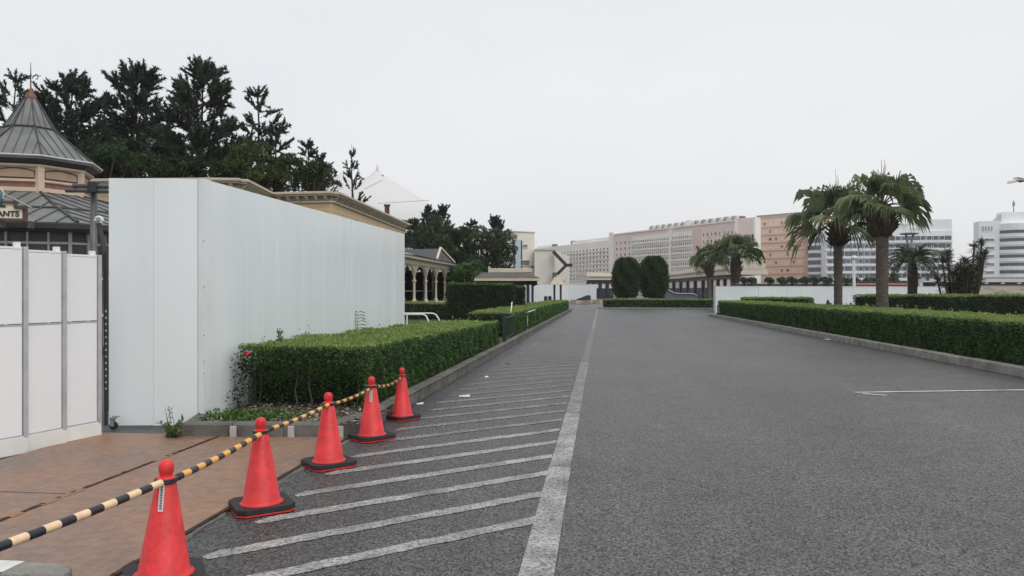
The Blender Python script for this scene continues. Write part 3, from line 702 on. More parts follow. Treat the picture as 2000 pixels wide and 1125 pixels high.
# bars: each hangs by its end rings on two neighbouring cones
c_prev = Vector((-2.63, 2.55, .615))
ends = [c_prev] + cz
labs = ['striped barrier bar reaching in from the lower left edge', 'striped yellow and black bar between the two nearest cones', 'striped bar between the second and the middle cone', 'striped bar between the middle cone and the stickered one', 'sagging striped bar to the farthest cone']
for i in range(5):
    p, q_ = ends[i], ends[i + 1]; L = (q_ - p).length; u_ = (q_ - p).normalized(); t = empty('barrier_bar', (p + q_) / 2, labs[i], 'barrier bar', 'striped bars hung between the cones')
    lat = Vector((u_.y, -u_.x, 0)); sag = (.012, .012, .014, .018, .05)[i]; off = lat * (.012 if i % 2 else .02) - Vector((0, 0, .012 * (i % 2)))
    nseg = max(6, int(round(L / .105))); pts = []; r = .0215 if i < 2 else .018
    for k in range(nseg + 1):
        f = k / nseg; f_ = .045 + .91 * f
        pts.append(p + (q_ - p) * f_ + off + Vector((0, 0, -.012 - sag * 4 * f * (1 - f))))
    lst = []
    for a_, c_ in zip(pts, pts[1:]): lst += [a_, a_.lerp(c_, .999)]
    lst.append(pts[-1]); b = MB(); b.tube(lst, r, 12, 0, lambda k: (k // 2) % 2)
    # nearest bar in cream: its yellow paled by light, painted into the colour
    b.build('bar_tube', [M['barblack'], M['cream_bar' if i == 0 else 'yellow']], t, smooth=True)
    for e, c_ in ((0, p), (1, q_)):
        b = MB(); rr_ = .058; ring = [Vector((c_.x + rr_ * math.cos(a), c_.y + rr_ * math.sin(a), c_.z - .012 + (.006 if e else -.006))) for a in [2 * math.pi * k / 18 for k in range(19)]]
        b.tube(ring, .0075, 6); b.build('end_ring', M['barblack'], t, smooth=True)
# litter on the road
def scrap(px, py, w, l, rz, label, m='white_metal'):
    p = G(px, py); b = MB(); b.slab([(-w / 2, -l / 2, .012), (w / 2, -l / 2, .012), (w / 2, l / 2, .03), (-w / 2, l / 2, .014)], (0, 0, .008))
    o = bpy.data.objects.new('paper_scrap', b.mesh('paper_scrap', M[m])); C.objects.link(o); o.location = p; o.rotation_euler.z = rz
    tag(o, label, 'litter', 'litter along the kerbs')
scrap(820, 791, .10, .05, .2, 'pale scrap lying on the asphalt right of the farthest cone')
scrap(907, 776, .17, .07, .1, 'long white scrap lying among the hatch lines')
scrap(950, 738, .07, .06, .4, 'small white scrap on the hatch lines further along')
scrap(1624, 664, .40, .35, .1, 'flat white scrap lying against the right kerb')

# ------------------------------------------------------------------ trees
def pine(name, label, px, py_top, d, r_px, z_base_frac, seed, levels=13, per=5, sparse=1.0, group='pines behind the buildings', tuft=1.0, lean=0., shape=.8, rise=(.0, .6), blades=58):
    g = np.random.default_rng(seed); base = A(px, d); h = H(py_top, d) - .55 * tuft; R = 1.12 * r_px * d / F
    root = empty(name, base, label, 'tree', group); b = MB(); B = np.array(base)
    rt = np.array(RT)
    def trunk(z): return B + rt * (lean * (z / h) + .12 * math.sin(z * .7 + seed)) + [0, 0, z]
    zs = np.linspace(0, h * .985, 10); b.tube([trunk(z) for z in zs], [max(.025, .012 * h * (1 - z / h) ** .8 + .02) for z in zs], 9)
    FP, FD, FL = [], [], []
    zb = h * z_base_frac
    for i in range(levels):
        f = (i + g.uniform(-.2, .2)) / (levels - 1); f = min(max(f, 0), 1); z = zb + (h * .985 - zb) * f
        prof = (1 - f) ** shape * (.55 + .45 * min(1, f * 4 + .4)) + .06
        m = max(3, int(per * (1 - .35 * f))); a0 = g.uniform(0, 6.28)
        for k in range(m):
            if g.random() > sparse: continue
            a = a0 + 6.283 * k / m + g.normal(0, .25); l = R * prof * g.uniform(.65, 1.15)
            el = rise[0] + (rise[1] - rise[0]) * f + g.normal(0, .12); dr_ = np.array([math.cos(a), math.sin(a), math.tan(el)]); dr_ /= np.linalg.norm(dr_)
            s = trunk(z); pts = []
            for t in np.linspace(0, 1, 5): pts.append(s + dr_ * l * t + np.array([0, 0, .14 * l * t * t]) + g.normal(0, .03 * l, 3) * t)
            b.tube(pts, [max(.010, .009 * l + .010) * (1 - .8 * t) for t in np.linspace(0, 1, 5)], 5)
            nf = max(5, int(l * 8.5 * sparse))
            for j in range(nf):
                t = g.uniform(.25, 1.0) ** .8 if j else 1.0; idx = min(3, int(t * 4)); p = pts[idx] + (pts[idx + 1] - pts[idx]) * (t * 4 - idx)
                tang = dr_ * .8 + np.array([0, 0, .38]) + g.normal(0, .42, 3); ln = g.uniform(.5, 1.0) * tuft * (.7 + .3 * h / 12)
                FP.append(p); FD.append(tang / np.linalg.norm(tang)); FL.append(ln)
    FP.append(trunk(h * .95)); FD.append(np.array([0, 0, 1.])); FL.append(.9 * tuft)
    b.build('trunk', M['bark'], root, smooth=True)
    FP, FD, FL = np.array(FP), np.array(FD), np.array(FL); n = len(FP)
    t = g.uniform(0, 1, (n, blades)); P = FP[:, None] + FD[:, None] * (FL[:, None] * t)[:, :, None]
    ax = FD[:, None] * .8 + g.normal(0, .55, (n, blades, 3)); ax = unit(ax.reshape(-1, 3)); sd = unit(np.cross(ax, g.normal(0, 1, ax.shape)))
    tint = (np.repeat(g.beta(1.5, 2.5, n), blades) * .7 + .3 * g.random(n * blades))
    cards('needles', P.reshape(-1, 3), ax, sd, g.uniform(.15, .27, n * blades) * tuft, .098 * tuft * d / 48, tint, M['needle'], root, tri=True)
    return root
def broadleaf(name, label, lobes, d, n, leaf, seed, m='leaf_mid', group='broadleaf trees behind the buildings', px=None):
    """lobes: (px, py, rx_px, ry_px, depth offset)"""
    g = np.random.default_rng(seed); px = px or lobes[0][0]; base = A(px, d); root = empty(name, base, label, 'tree', group)
    b = MB(); B = Vector(base); zt = max(H(l_[1], d) for l_ in lobes)
    b.tube([B, B + Vector((.1, 0, zt * .35)), B + Vector((-.05, .1, zt * .7))], [.22, .17, .09], 8)
    sub = []
    for (lx, ly, rx, ry, do) in lobes:
        sub.append((lx, ly, rx * .72, ry * .72, do))
        for k in range(7):
            a = g.uniform(-.5, 3.64); q_ = g.uniform(.55, .85); z_ = g.uniform(.26, .46); sub.append((lx + rx * q_ * math.cos(a), ly - ry * q_ * math.sin(a), rx * z_, ry * z_ * .8, do + g.uniform(-1.2, 1.2) * rx * d / F))
    lobes = sub
    vol = np.array([l_[2] * l_[3] for l_ in lobes], float); vol /= vol.sum(); P, Nn, T = [], [], []
    for (lx, ly, rx, ry, do), vv in zip(lobes, vol):
        dd = d + do; c = np.array(A(lx, dd, H(ly, dd))); rx, ry = rx * dd / F, ry * dd / F; k = int(n * vv)
        b.tube([B + Vector((0, 0, zt * .4)), Vector(c).lerp(B + Vector((0, 0, zt * .5)), .5), Vector(c)], [.09, .06, .03], 6)
        nb = 26; cd_ = unit(g.normal(0, 1, (nb, 3))); cd_[:, 2] = np.abs(cd_[:, 2]) * .9 - .25 * (g.random(nb) < .45); cd_ = unit(cd_)
        ci = g.integers(0, nb, k); rad = g.uniform(.70, 1.08, nb)[ci]
        dv = unit(cd_[ci] + g.normal(0, .17, (k, 3))); rr = rad * (1 - g.exponential(.05, k))
        P.append(c + dv * rr[:, None] * [rx, rx, ry]); Nn.append(dv); T.append(np.clip(g.normal(.35, .16, nb)[ci] + g.normal(0, .16, k), 0, 1))
    b.build('trunk', M['bark'], root, smooth=True)
    P, Nn, T = np.concatenate(P), np.concatenate(Nn), np.concatenate(T); k = len(P)
    keep = P[:, 2] > .1; P, Nn, T = P[keep], Nn[keep], T[keep]; k = len(P)
    ax = unit(Nn * .5 + g.normal(0, .6, (k, 3)) + [0, 0, .1]); sd = unit(np.cross(ax, g.normal(0, .5, (k, 3)) + [0, 0, .7]))
    cards('leaves', P, ax, sd, leaf * g.uniform(.7, 1.4, k), leaf * .55, T, M[m], root); return root
D1 = 46
pine('pine_tree', 'dark pine rising left of the pavilion spire', 30, 138, D1 + 4, 62, .42, 21, 10, 6, .85, shape=.5)
pine('pine_tree', 'broad dark pine just right of the pavilion spire', 140, 152, D1 + 2, 92, .40, 22, 11, 8, shape=.42, blades=80)
pine('pine_tree', 'full dark pine second tallest behind the pavilion', 262, 130, D1, 84, .38, 23, 12, 8, shape=.55, rise=(.0, .75), blades=80)
pine('pine_tree', 'tallest dark pine directly above the hoarding corner', 392, 122, D1 - 2, 94, .33, 24, 14, 8, shape=.58, rise=(-.05, .75), blades=80)
pine('pine_tree', 'slender sparse pine with bare upper trunk', 502, 170, D1 + 1, 40, .62, 25, 9, 4, .8, shape=.35, tuft=.8)
pine('pine_tree', 'short dense pine below the slender one', 535, 240, D1, 52, .35, 26, 9, 5, shape=.6)
pine('pine_tree', 'small pointed pine left of the pale tent roof', 601, 270, D1 + 3, 30, .45, 27, 9, 4, tuft=.75)
pine('pine_tree', 'small bushy pine with upswept branches', 628, 302, D1 + 3, 36, .35, 28, 8, 5, shape=.4, tuft=.75, rise=(.4, 1.2))
pine('pine_tree', 'tiered young pine in front of the pale tent roof', 690, 294, 54, 44, .30, 29, 10, 5, .85, tuft=.6, shape=.8, rise=(-.05, .9))
D2 = 74
pine('pine_tree', 'left one of the twin pines above the colonnade', 838, 402, D2, 26, .40, 31, 10, 5, shape=.45, rise=(.3, 1.1), tuft=.85, group='pines above the colonnade')
pine('pine_tree', 'right one of the twin pines above the colonnade', 864, 402, D2 + 1, 26, .40, 32, 10, 5, shape=.45, rise=(.3, 1.1), tuft=.85, group='pines above the colonnade')
pine('pine_tree', 'small spiky pine between the twin pines and the cream block', 919, 430, D2, 26, .40, 33, 8, 5, shape=.6, tuft=.8, group='pines above the colonnade')
pine('pine_tree', 'round-headed pine touching the cream block', 966, 428, D2, 28, .40, 34, 9, 5, shape=.35, rise=(.3, 1.1), tuft=.9, group='pines above the colonnade')
pine('pine_tree', 'low pine tip behind the right end of the yellow building', 806, 425, 62, 18, .45, 35, 7, 4, shape=.5, tuft=.6, group='pines above the colonnade')
broadleaf('broadleaf_tree', 'rounded dark green tree beside the pavilion roof', [(190, 322, 60, 46, 0), (150, 345, 50, 40, 1), (225, 305, 40, 30, 0)], 40, 9000, .16, 41, 'leaf_dark')
broadleaf('broadleaf_tree', 'low dark green tree behind the hoarding corner', [(290, 335, 60, 40, 0), (340, 345, 60, 36, 2), (255, 350, 50, 40, 1)], 41, 9000, .16, 42, 'leaf_dark')
broadleaf('broadleaf_tree', 'mid green leafy tree above the cornice', [(482, 320, 52, 42, 0), (440, 345, 50, 40, 2), (530, 345, 50, 36, 0)], 42, 10000, .16, 43)
broadleaf('broadleaf_tree', 'dark rounded tree in front of the small pointed pine', [(590, 340, 52, 42, 0), (560, 360, 44, 36, 1), (625, 355, 36, 36, 0)], 43, 8000, .16, 44, 'leaf_dark')
broadleaf('broadleaf_tree', 'dense dark thicket under the tall pines', [(120, 300, 70, 60, 3), (200, 300, 70, 60, 4), (330, 310, 80, 50, 3), (60, 330, 60, 50, 4), (425, 325, 60, 40, 3)], 52, 12000, .22, 45, 'leaf_dark')
broadleaf('broadleaf_tree', 'light green tree behind the colonnade roof', [(830, 478, 46, 34, 0), (800, 465, 36, 34, 1), (865, 490, 32, 26, 0)], 68, 8000, .2, 46)
broadleaf('broadleaf_tree', 'wide olive green tree left of the cream block', [(940, 485, 54, 42, 0), (985, 500, 34, 44, 0), (900, 500, 40, 36, 1), (965, 530, 50, 30, 1)], 72, 12000, .2, 47)
broadleaf('broadleaf_tree', 'dark green tree between the colonnade and the olive tree', [(890, 475, 36, 32, 0), (910, 520, 40, 34, 0), (860, 455, 34, 34, 1)], 70, 8000, .2, 48, 'leaf_dark')
broadleaf('broadleaf_tree', 'small yellow-green tree beside the pavilion roof edge', [(918, 532, 34, 22, 0), (900, 545, 26, 20, 0)], 60, 4500, .17, 49, 'leaf_hedge')
broadleaf('broadleaf_tree', 'dark shrub mass under the trees by the colonnade end', [(915, 575, 40, 26, 0), (960, 575, 50, 26, 1), (880, 580, 30, 22, 0)], 66, 5000, .2, 50, 'leaf_dark')
# clipped topiary trees on the island
def topiary(label, px, d, w_px, py0, py1, seed):
    g = np.random.default_rng(seed); base = A(px, d); root = empty('topiary_tree', base, label, 'tree', 'clipped trees on the island'); R = w_px / 2 * d / F; z1, z0 = H(py0, d), H(py1, d)
    b = MB(); b.tube([base, base + Vector((.05, 0, z0 + .3)), base + Vector((0, 0, z0 + 1.2))], [.14, .12, .08], 8)
    for s in (-1, 1): b.tube([base + Vector((0, 0, .25)), base + Vector((s * .25, 0, z0 + .4))], [.07, .05], 6)
    b.build('trunk', M['bark'], root, smooth=True)
    n = 11000; f = g.random(n); a = g.uniform(0, 6.28, n)
    prof = np.clip(np.where(f < .3, .62 + .38 * np.sin(f / .3 * 1.57), np.where(f < .62, 1.0, np.sqrt(np.maximum(0, 1 - ((f - .62) / .40) ** 2.3)))), 0, 1)
    wob = 1 + .05 * np.sin(5 * a + 3 * f * seed) + .06 * np.sin(3 * a + seed + f * 5) + .05 * np.sin(7 * a + 9 * f) + .03 * np.sin(13 * a - 21 * f)
    rr = R * prof * wob * (1 - g.exponential(.045, n)); P = np.stack([base.x + rr * np.cos(a), base.y + rr * np.sin(a), z0 + (z1 - z0) * f], 1)
    nr = np.stack([np.cos(a), np.sin(a), (f - .4)], 1); ax = unit(nr * .5 + g.normal(0, .45, (n, 3)) + [0, 0, .7]); sd = unit(np.cross(ax, g.normal(0, 1, (n, 3))))
    cards('leaves', P, ax, sd, g.uniform(.12, .42, n), .085, np.clip(.5 * g.random(n) + .5 * (.5 + .5 * np.sin(a * 5 + f * 11)), 0, 1), M['leaf_topiary'], root)
    c = MB(); c.lathe([(R * .5, z0 + .15), (R * .85, z0 + .3 * (z1 - z0)), (R * .87, z0 + .6 * (z1 - z0)), (R * .6, z0 + .85 * (z1 - z0)), (.1, z1 - .25)], base, 18); c.build('inner_growth', M['core'], root)
topiary('clipped dark dome-shaped tree on the island, left of the pair', 1223, 73, 48, 507, 582, 61)
topiary('clipped dark dome-shaped tree on the island, right of the pair', 1277, 73.5, 48, 504, 581, 62)

# ------------------------------------------------------------------ palms
def fan_palm(label, px, d, py_boot0, py_boot1, py_top, half_px, tr_w, seed, nf=27, base_z=0.0, boot_w=1.9):
    g = np.random.default_rng(seed); base = A(px, d); root = empty('fan_palm', base, label, 'palm tree', 'fan palms on the right'); B = np.array(base)
    zb0, zb1, zt = H(py_boot0, d), H(py_boot1, d), H(py_top, d); r = tr_w / 2 * d / F; R = half_px * d / F
    b = MB(); zs = np.linspace(0, zb0, 26)
    b.lathe([(r * (1.30 - .42 * min(1, z / 1.2) + .1 * (z / zb0) + .035 * math.sin(z * 23)), z) for z in zs] + [(r * .7, zb1)], base, 16); b.build('trunk', M['palm_trunk'], root, smooth=True)
    b = MB(); hb = zb1 - zb0                                  # old leaf bases
    b.lathe([(r * .95, zb0 - .05), (r * boot_w * .86, zb0 + hb * .25), (r * boot_w, zb0 + hb * .55), (r * boot_w * .75, zb0 + hb * .9), (r * .8, zb1 + .2)], base, 14)
    for k in range(54):
        f = g.random(); a = g.uniform(0, 6.28); z = zb0 + hb * f; rr = r * boot_w * (.75 + .3 * math.sin(f * 3.1)); p = B + [rr * math.cos(a), rr * math.sin(a), z]
        q_ = p + [.13 * math.cos(a) + g.normal(0, .02), .13 * math.sin(a), .13 + .06 * f]; b.tube([p - np.array([.1 * math.cos(a), .1 * math.sin(a), .03]), q_], [.05, .025], 5)
    b.build('leaf_boots', M['palm_boot'], root)
    crown = B + [0, 0, zb1 + .1]; st = MB(); Q, T = [], []
    for i in range(nf):
        f = i / (nf - 1); el = -.20 + 1.65 * f + g.normal(0, .12); a = i * 2.39996 + g.normal(0, .2)
        dr_ = np.array([math.cos(a) * math.cos(el), math.sin(a) * math.cos(el), math.sin(el)]); lp = R * (.50 if el < 1 else .42) * g.uniform(.85, 1.15)
        tip = crown + dr_ * lp + [0, 0, -.06 * lp * (1 - f)]
        st.tube([crown, (crown + tip) / 2 + [0, 0, .05 * lp], tip], [.028, .02, .014], 5)
        fd = dr_ * 1.0 + np.array([0, 0, -.22 * math.cos(el)]); fd /= np.linalg.norm(fd)
        sd = np.cross(fd, [0, 0, 1.]); sd = sd / np.linalg.norm(sd) if np.linalg.norm(sd) > .05 else np.array([1., 0, 0]); up = np.cross(sd, fd); ro = g.normal(0, .35 + .5 * f); sd, up = sd * math.cos(ro) + up * math.sin(ro), up * math.cos(ro) - sd * math.sin(ro)
        rf = R * .62 * g.uniform(.85, 1.1); ns = 24; tt = g.beta(1.5, 1.8)
        spanA = 1.75
        for k in range(ns):
            t = -spanA + 2 * spanA * (k + .5) / ns; w = spanA / ns * .95
            def pt(tq, rr_, dz): return tip + rr_ * (math.cos(tq) * fd + math.sin(tq) * sd) + up * (.16 * rr_ * abs(math.sin(tq)) * 1.0) + np.array([0, 0, dz])
            ll = rf * (1 - .28 * abs(t) / spanA) * g.uniform(.9, 1.1); dp = -.55 * ll * g.uniform(.5, 1.4)
            a0, a1 = pt(t - w, ll * .46, -.02), pt(t + w, ll * .46, -.02); am = pt(t, ll * .48, .018)
            e_ = pt(t, ll * .85, dp * .3); tp = pt(t, ll * 1.0, dp)
            Q += [[tip, a0, am, am], [tip, am, a1, a1], [a0, e_, am, am], [am, e_, a1, a1], [a0 * .5 + e_ * .5, tp, e_, a1 * .5 + e_ * .5]]
            T += [np.clip(tt + g.normal(0, .08), 0, 1)] * 5
    for k in range(4):                                         # unopened spears
        a = g.uniform(0, 6.28); st.tube([crown, crown + [.12 * math.cos(a), .12 * math.sin(a), (zt - zb1) * g.uniform(.9, 1.2)]], [.03, .006], 5)
    st.build('leaf_stalks', M['palm_stalk'], root)
    poly = np.array(Q); poly_mesh('fronds', poly, np.array(T), M['palm_leaf'], root); return root
M['palm_stalk'] = mat('palm_stalk', (.13, .15, .06), .6, .2, 6)
fan_palm('tall fan palm with the highest crown, right of the pair on the right', 1723, 28, 462, 408, 326, 82, 24, 71, boot_w=2.0)
fan_palm('fan palm left of the pair on the right', 1637, 33, 480, 436, 352, 92, 17, 72, boot_w=2.2)
fan_palm('smaller fan palm beside the navy arcade, right of the far pair', 1437, 57, 552, 498, 458, 48, 13, 73, 34, boot_w=1.7)
fan_palm('smallest fan palm beside the navy arcade, left of the far pair', 1385, 73, 540, 510, 466, 38, 9, 74, 32, boot_w=2.2)
# timber props round two palm feet
for (px, d, lab) in ((1637, 33, 'timber prop frame round the foot of the left fan palm'), (1723, 28, 'timber prop frame round the foot of the highest fan palm')):
    p = A(px, d); t = empty('palm_prop', p, lab, 'tree prop', 'timber props round the palms')
    for s in (-1, 1):
        b = MB(); b.tube([p + RT * (s * .75) + FW * -.1, p + RT * (s * .42) + FW * -.25 + Vector((0, 0, 1.15))], .045, 7); b.build('stake', M['wood'], t)
    b = MB(); b.beam(p + RT * -.6 + FW * -.30 + Vector((0, 0, 1.02)), p + RT * .6 + FW * -.30 + Vector((0, 0, 1.02)), .07, .09); b.build('crossbar', M['wood'], t)
def feather_palm():
    px, d = 1783, 40; base = A(px, d); root = empty('feather_palm', base, 'grey-green feather palm with arching fronds behind the right hedge', 'palm tree'); B = np.array(base); g = np.random.default_rng(81)
    zc = H(512, d); b = MB(); b.lathe([(.24, 0), (.20, .8), (.21, zc * .5), (.25, zc * .75), (.17, zc)], base, 12); b.build('trunk', M['palm_boot'], root, smooth=True)
    st = MB(); P, AX, L = [], [], []
    for i in range(34):
        a = i * 2.4 + g.normal(0, .15); el = .25 + 1.15 * i / 33; Lf = 1.75 * g.uniform(.85, 1.1); o = np.array([math.cos(a), math.sin(a), 0.]); pts = []
        for t in np.linspace(0, 1, 12):
            th = el - 2.0 * t ** 1.3 * (1.15 - .3 * i / 33)
            if t == 0: p = B + [0, 0, zc]
            else: p = p + (o * math.cos(th) + np.array([0, 0, math.sin(th)])) * Lf / 11
            pts.append(p.copy())
        st.tube(pts, [.028 * (1 - .8 * t) + .004 for t in np.linspace(0, 1, 12)], 5); sd = np.cross(o, [0, 0, 1.])
        for j in range(70):
            t = g.uniform(.15, 1); k = min(10, int(t * 11)); p = pts[k] + (pts[k + 1] - pts[k]) * (t * 11 - k); tg = pts[k + 1] - pts[k]; tg = tg / np.linalg.norm(tg)
            s = 1 if j % 2 else -1; P.append(p); AX.append(tg * .7 + sd * s * .75 + np.array([0, 0, .15]) + g.normal(0, .12, 3)); L.append(.42 * (1.1 - .6 * t))
    st.build('leaf_stalks', M['palm_stalk'], root); AX = unit(np.array(AX)); n = len(P)
    cards('leaflets', np.array(P), AX, unit(np.cross(AX, g.normal(0, .4, (n, 3)) + [0, 0, 1.])), np.array(L), .055, g.random(n), M['palm_grey'], root)
feather_palm()
def yucca():
    px, d = 1878, 38; base = A(px, d); root = empty('yucca', base, 'dark many-stemmed yucca clump behind the right hedge', 'yucca'); g = np.random.default_rng(83); st = MB(); P, AX, L = [], [], []
    heads = []
    for i in range(24):
        lx = g.normal(0, 26); top = H(g.uniform(500, 560), d); q_ = A(px + lx, d + g.normal(0, .5)); heads.append((q_, top))
    heads += [(A(1903, d), H(478, d)), (A(1850, d), H(492, d)), (A(1912, d + .3), H(500, d)), (A(1868, d + .5), H(520, d)), (A(1885, d), H(505, d)), (A(1924, d), H(490, d)), (A(1918, d + .2), H(470, d))]
    for (q_, top) in heads:
        st.tube([base + (q_ - base) * .35, base.lerp(q_, .8) + Vector((0, 0, top * .55)), q_ + Vector((0, 0, top))], [.07, .05, .04], 6); m = 120
        for z0_, z1_, mm in ((top - .35, top, 85), (max(.4, top - 1.5), top - .35, 60)):
            for k in range(mm):
                z = g.uniform(z0_, z1_); f = (z / top); c = np.array(base.lerp(q_, .35 + .65 * f)); v = g.normal(0, 1, 3); v[2] = v[2] * .5 + (.75 if z > top - .3 else -.25); P.append(c + [0, 0, z]); AX.append(v); L.append(g.uniform(.22, .45))
    st.build('stems', M['palm_boot'], root); AX = unit(np.array(AX)); n = len(P)
    cards('sword_leaves', np.array(P), AX, unit(np.cross(AX, g.normal(0, 1, (n, 3)))), np.array(L), .035, g.random(n) ** 1.5, M['yucca'], root)
yucca()

# ------------------------------------------------------------------ buildings
class Fac:
    """a facade from p0 to p1 (left to right as seen); to(s, z, o): s metres along, o metres out towards the viewer"""
    def __init__(s, p0, p1):
        s.p = Vector((p0[0], p0[1], 0)); e = Vector((p1[0], p1[1], 0)) - s.p; s.L = e.length; s.u = e.normalized(); s.n = Vector((s.u.y, -s.u.x, 0)); s.a = math.atan2(s.u.y, s.u.x)
    def to(s, t, z, o=0): w = s.p + s.u * t + s.n * o; return Vector((w.x, w.y, z))
    def box(s, mb, t0, t1, z0, z1, o0, o1, mi=0):
        mb.box(s.to((t0 + t1) / 2, (z0 + z1) / 2, (o0 + o1) / 2), (t1 - t0, o1 - o0, z1 - z0), s.a, mi); return mb
    def part(s, root, name, m, t0, t1, z0, z1, o0, o1, bevel=0):
        return s.box(MB(), t0, t1, z0, z1, o0, o1).build(name, M[m], root, bevel=bevel)
_wm = {}
def window_mesh(frame, pane, fw=.09):
    k = (frame, pane, fw)
    if k not in _wm:                                            # unit window 1 x 1 (x, z), front towards -y
        b = MB()
        for (x0, x1, z0, z1) in ((-.5, .5, -.5, -.5 + fw), (-.5, .5, .5 - fw, .5), (-.5, -.5 + fw, -.5 + fw, .5 - fw), (.5 - fw, .5, -.5 + fw, .5 - fw)):
            b.box(((x0 + x1) / 2, -.06, (z0 + z1) / 2), (x1 - x0, .16, z1 - z0), 0, 0)
        b.box((0, -.005, 0), (1 - 2 * fw, .06, 1 - 2 * fw), 0, 1)
        me = b.mesh('window', [M[frame], M[pane]]); fix_normals(me); _wm[k] = me
    return _wm[k]
def win(root, f, t, z, w, h, frame='hotel_cream', pane='glass_dark', o=.0, name='window', fw=.09):
    return place(name, window_mesh(frame, pane, fw), root, f.to(t, z, o), f.a, (w, 1, h))

# --- octagonal pavilion at the left
PV = A(60, 25); pav = empty('octagonal_pavilion', PV, 'octagonal pavilion with grey metal roofs and a spire at the left edge', 'building')
ph = math.radians(40) - math.pi / 2 + PSI                       # one corner points towards the camera side
def ring(R, z): return [Vector((PV.x + R * math.cos(ph + k * math.pi / 4), PV.y + R * math.sin(ph + k * math.pi / 4), z)) for k in range(8)]
def octa(name, m, prof, parent=pav, bevel=0):
    b = MB(); b.lathe(prof, (PV.x, PV.y, 0), 8, ph); return b.build(name, M[m], parent, bevel=bevel)
octa('drum_wall', 'cream', [(1.72, 4.3), (1.72, 5.75)])
octa('base_wall', 'mauve', [(6.3, 0), (6.3, 3.45)])
lr = octa('lower_roof', 'slate', [(7.2, 3.30), (7.25, 3.40), (4.6, 3.98), (1.70, 4.72)])
octa('gutter', 'slate_dark', [(7.05, 3.20), (7.34, 3.24), (7.36, 3.36), (7.1, 3.39)])
ur = octa('upper_roof', 'slate', [(2.08, 5.70), (2.10, 5.78), (.78, 6.88), (.74, 6.93), (.20, 7.88), (.05, 7.95)])
octa('eave_soffit', 'slate_dark', [(1.70, 5.50), (2.06, 5.72), (1.70, 5.80)]); octa('eave_trim', 'cream', [(1.74, 5.44), (1.86, 5.50), (1.86, 5.55), (1.74, 5.57)])
octa('frieze', 'brick_red', [(1.735, 4.86), (1.735, 5.00)]); octa('sill_band', 'cream', [(1.76, 5.01), (1.80, 5.03), (1.80, 5.08), (1.76, 5.10)]); octa('base_band', 'cream', [(1.76, 4.70), (1.80, 4.72), (1.80, 4.84), (1.76, 4.85)])
def edge_ribs(root, R0, z0, R1, z1, n, m, w=.03, h=.035, hips=True):
    a_, c_ = ring(R0, z0), ring(R1, z1)
    for k in (5, 6, 7, 0, 1, 2):
        j = (k + 1) % 8; ups = []
        for i in range(1, n):                                   # standing seams run straight down each slope
            lo = a_[k].lerp(a_[j], i / n); mid0, mid1 = (a_[k] + a_[j]) / 2, (c_[k] + c_[j]) / 2; dv = mid1 - mid0; off = lo - mid0
            half1 = (c_[j] - c_[k]).length / 2; half0 = (a_[j] - a_[k]).length / 2; s = off.length
            f = 1.0 if s <= half1 else (half0 - s) / (half0 - half1)
            if f < .08: continue
            b = MB(); b.beam(lo + Vector((0, 0, .012)), lo + dv * f + Vector((0, 0, .012)), w, h); b.build('standing_seam', M['seam'], root)
        if hips:
            b = MB(); b.beam(a_[k] + Vector((0, 0, .02)), c_[k] + Vector((0, 0, .02)), w * 2, h * 1.7); b.build('hip_rib', M['slate_dark'], root)
edge_ribs(lr, 7.25, 3.40, 4.6, 3.98, 12, 'slate_dark', .04, .04); edge_ribs(lr, 4.6, 3.98, 1.72, 4.72, 8, 'slate_dark', .035, .035)
edge_ribs(ur, 2.10, 5.78, .78, 6.88, 6, 'slate_dark', .022, .025); edge_ribs(ur, .74, 6.93, .20, 7.88, 3, 'slate_dark', .02, .02)
b = MB(); rg_ = ring(4.62, 4.0); b.tube(rg_ + [rg_[0]], .035, 5); b.build('roof_break', M['slate_dark'], lr)
b = MB(); rg_ = ring(.80, 6.9); b.tube(rg_ + [rg_[0]], .03, 5); b.build('roof_break', M['slate_dark'], ur)
b = MB(); rg_ = ring(2.11, 5.79); b.tube(rg_ + [rg_[0]], .028, 5); b.build('roof_edge', M['pale_grey'], ur)
dr_ring = ring(1.72, 0)
for k in (5, 6, 7, 0, 1):
    p, q_ = dr_ring[k], dr_ring[(k + 1) % 8]; f = Fac(p, q_)
    if f.n.dot(Vector((PV.x, PV.y, 0)) - p) > 0: f = Fac(q_, p)
    w = f.L; x0, x1 = .14, w - .14; arch = [(x0, 5.14), (x1, 5.14), (x1, 5.36)] + [(x1 + (x0 - x1) * t, 5.36 + .075 * math.sin(math.pi * t)) for t in (.2, .4, .6, .8)] + [(x0, 5.36)]
    b = MB(); b.slab([f.to(x, z, .004) for x, z in arch], f.n * .02); pnl = b.build('arched_panel', M['tan'], pav)
    b = MB(); pts = [f.to(x, z, .03) for x, z in arch]; b.tube(pts + [pts[0]], .018, 5); b.build('panel_moulding', M['letter'], pnl)
    b = MB(); b.box(Vector((p.x, p.y, 5.02)), (.20, .20, .98), f.a); b.build('pilaster', M['cream'], pav, bevel=.02)
b = MB(); b.lathe([(.15, 7.84), (.17, 7.92), (.165, 8.0), (.11, 8.08), (.06, 8.13), (.075, 8.19), (.03, 8.25), (.02, 8.4)], (PV.x, PV.y, 0), 14); fin = b.build('finial', M['copper'], pav, smooth=True)
b = MB(); c = Vector((PV.x, PV.y, 0)); b.tube([c + Vector((0, 0, 8.35)), c + Vector((0, 0, 9.10))], [.022, .008], 6)
for s in (-1, 1):
    sp = [c + RT * (s * (.04 + .20 * math.sin(t * .5))) + Vector((0, 0, 8.58 + .10 * math.sin(t) + .05 * t / 3)) for t in np.linspace(0, 5, 14)]; b.tube(sp, .016, 5)
b.tube([c - RT * .28 + Vector((0, 0, 8.66)), c + RT * .34 + Vector((0, 0, 8.66))], .012, 5)
b.build('weather_vane', M['iron'], fin)
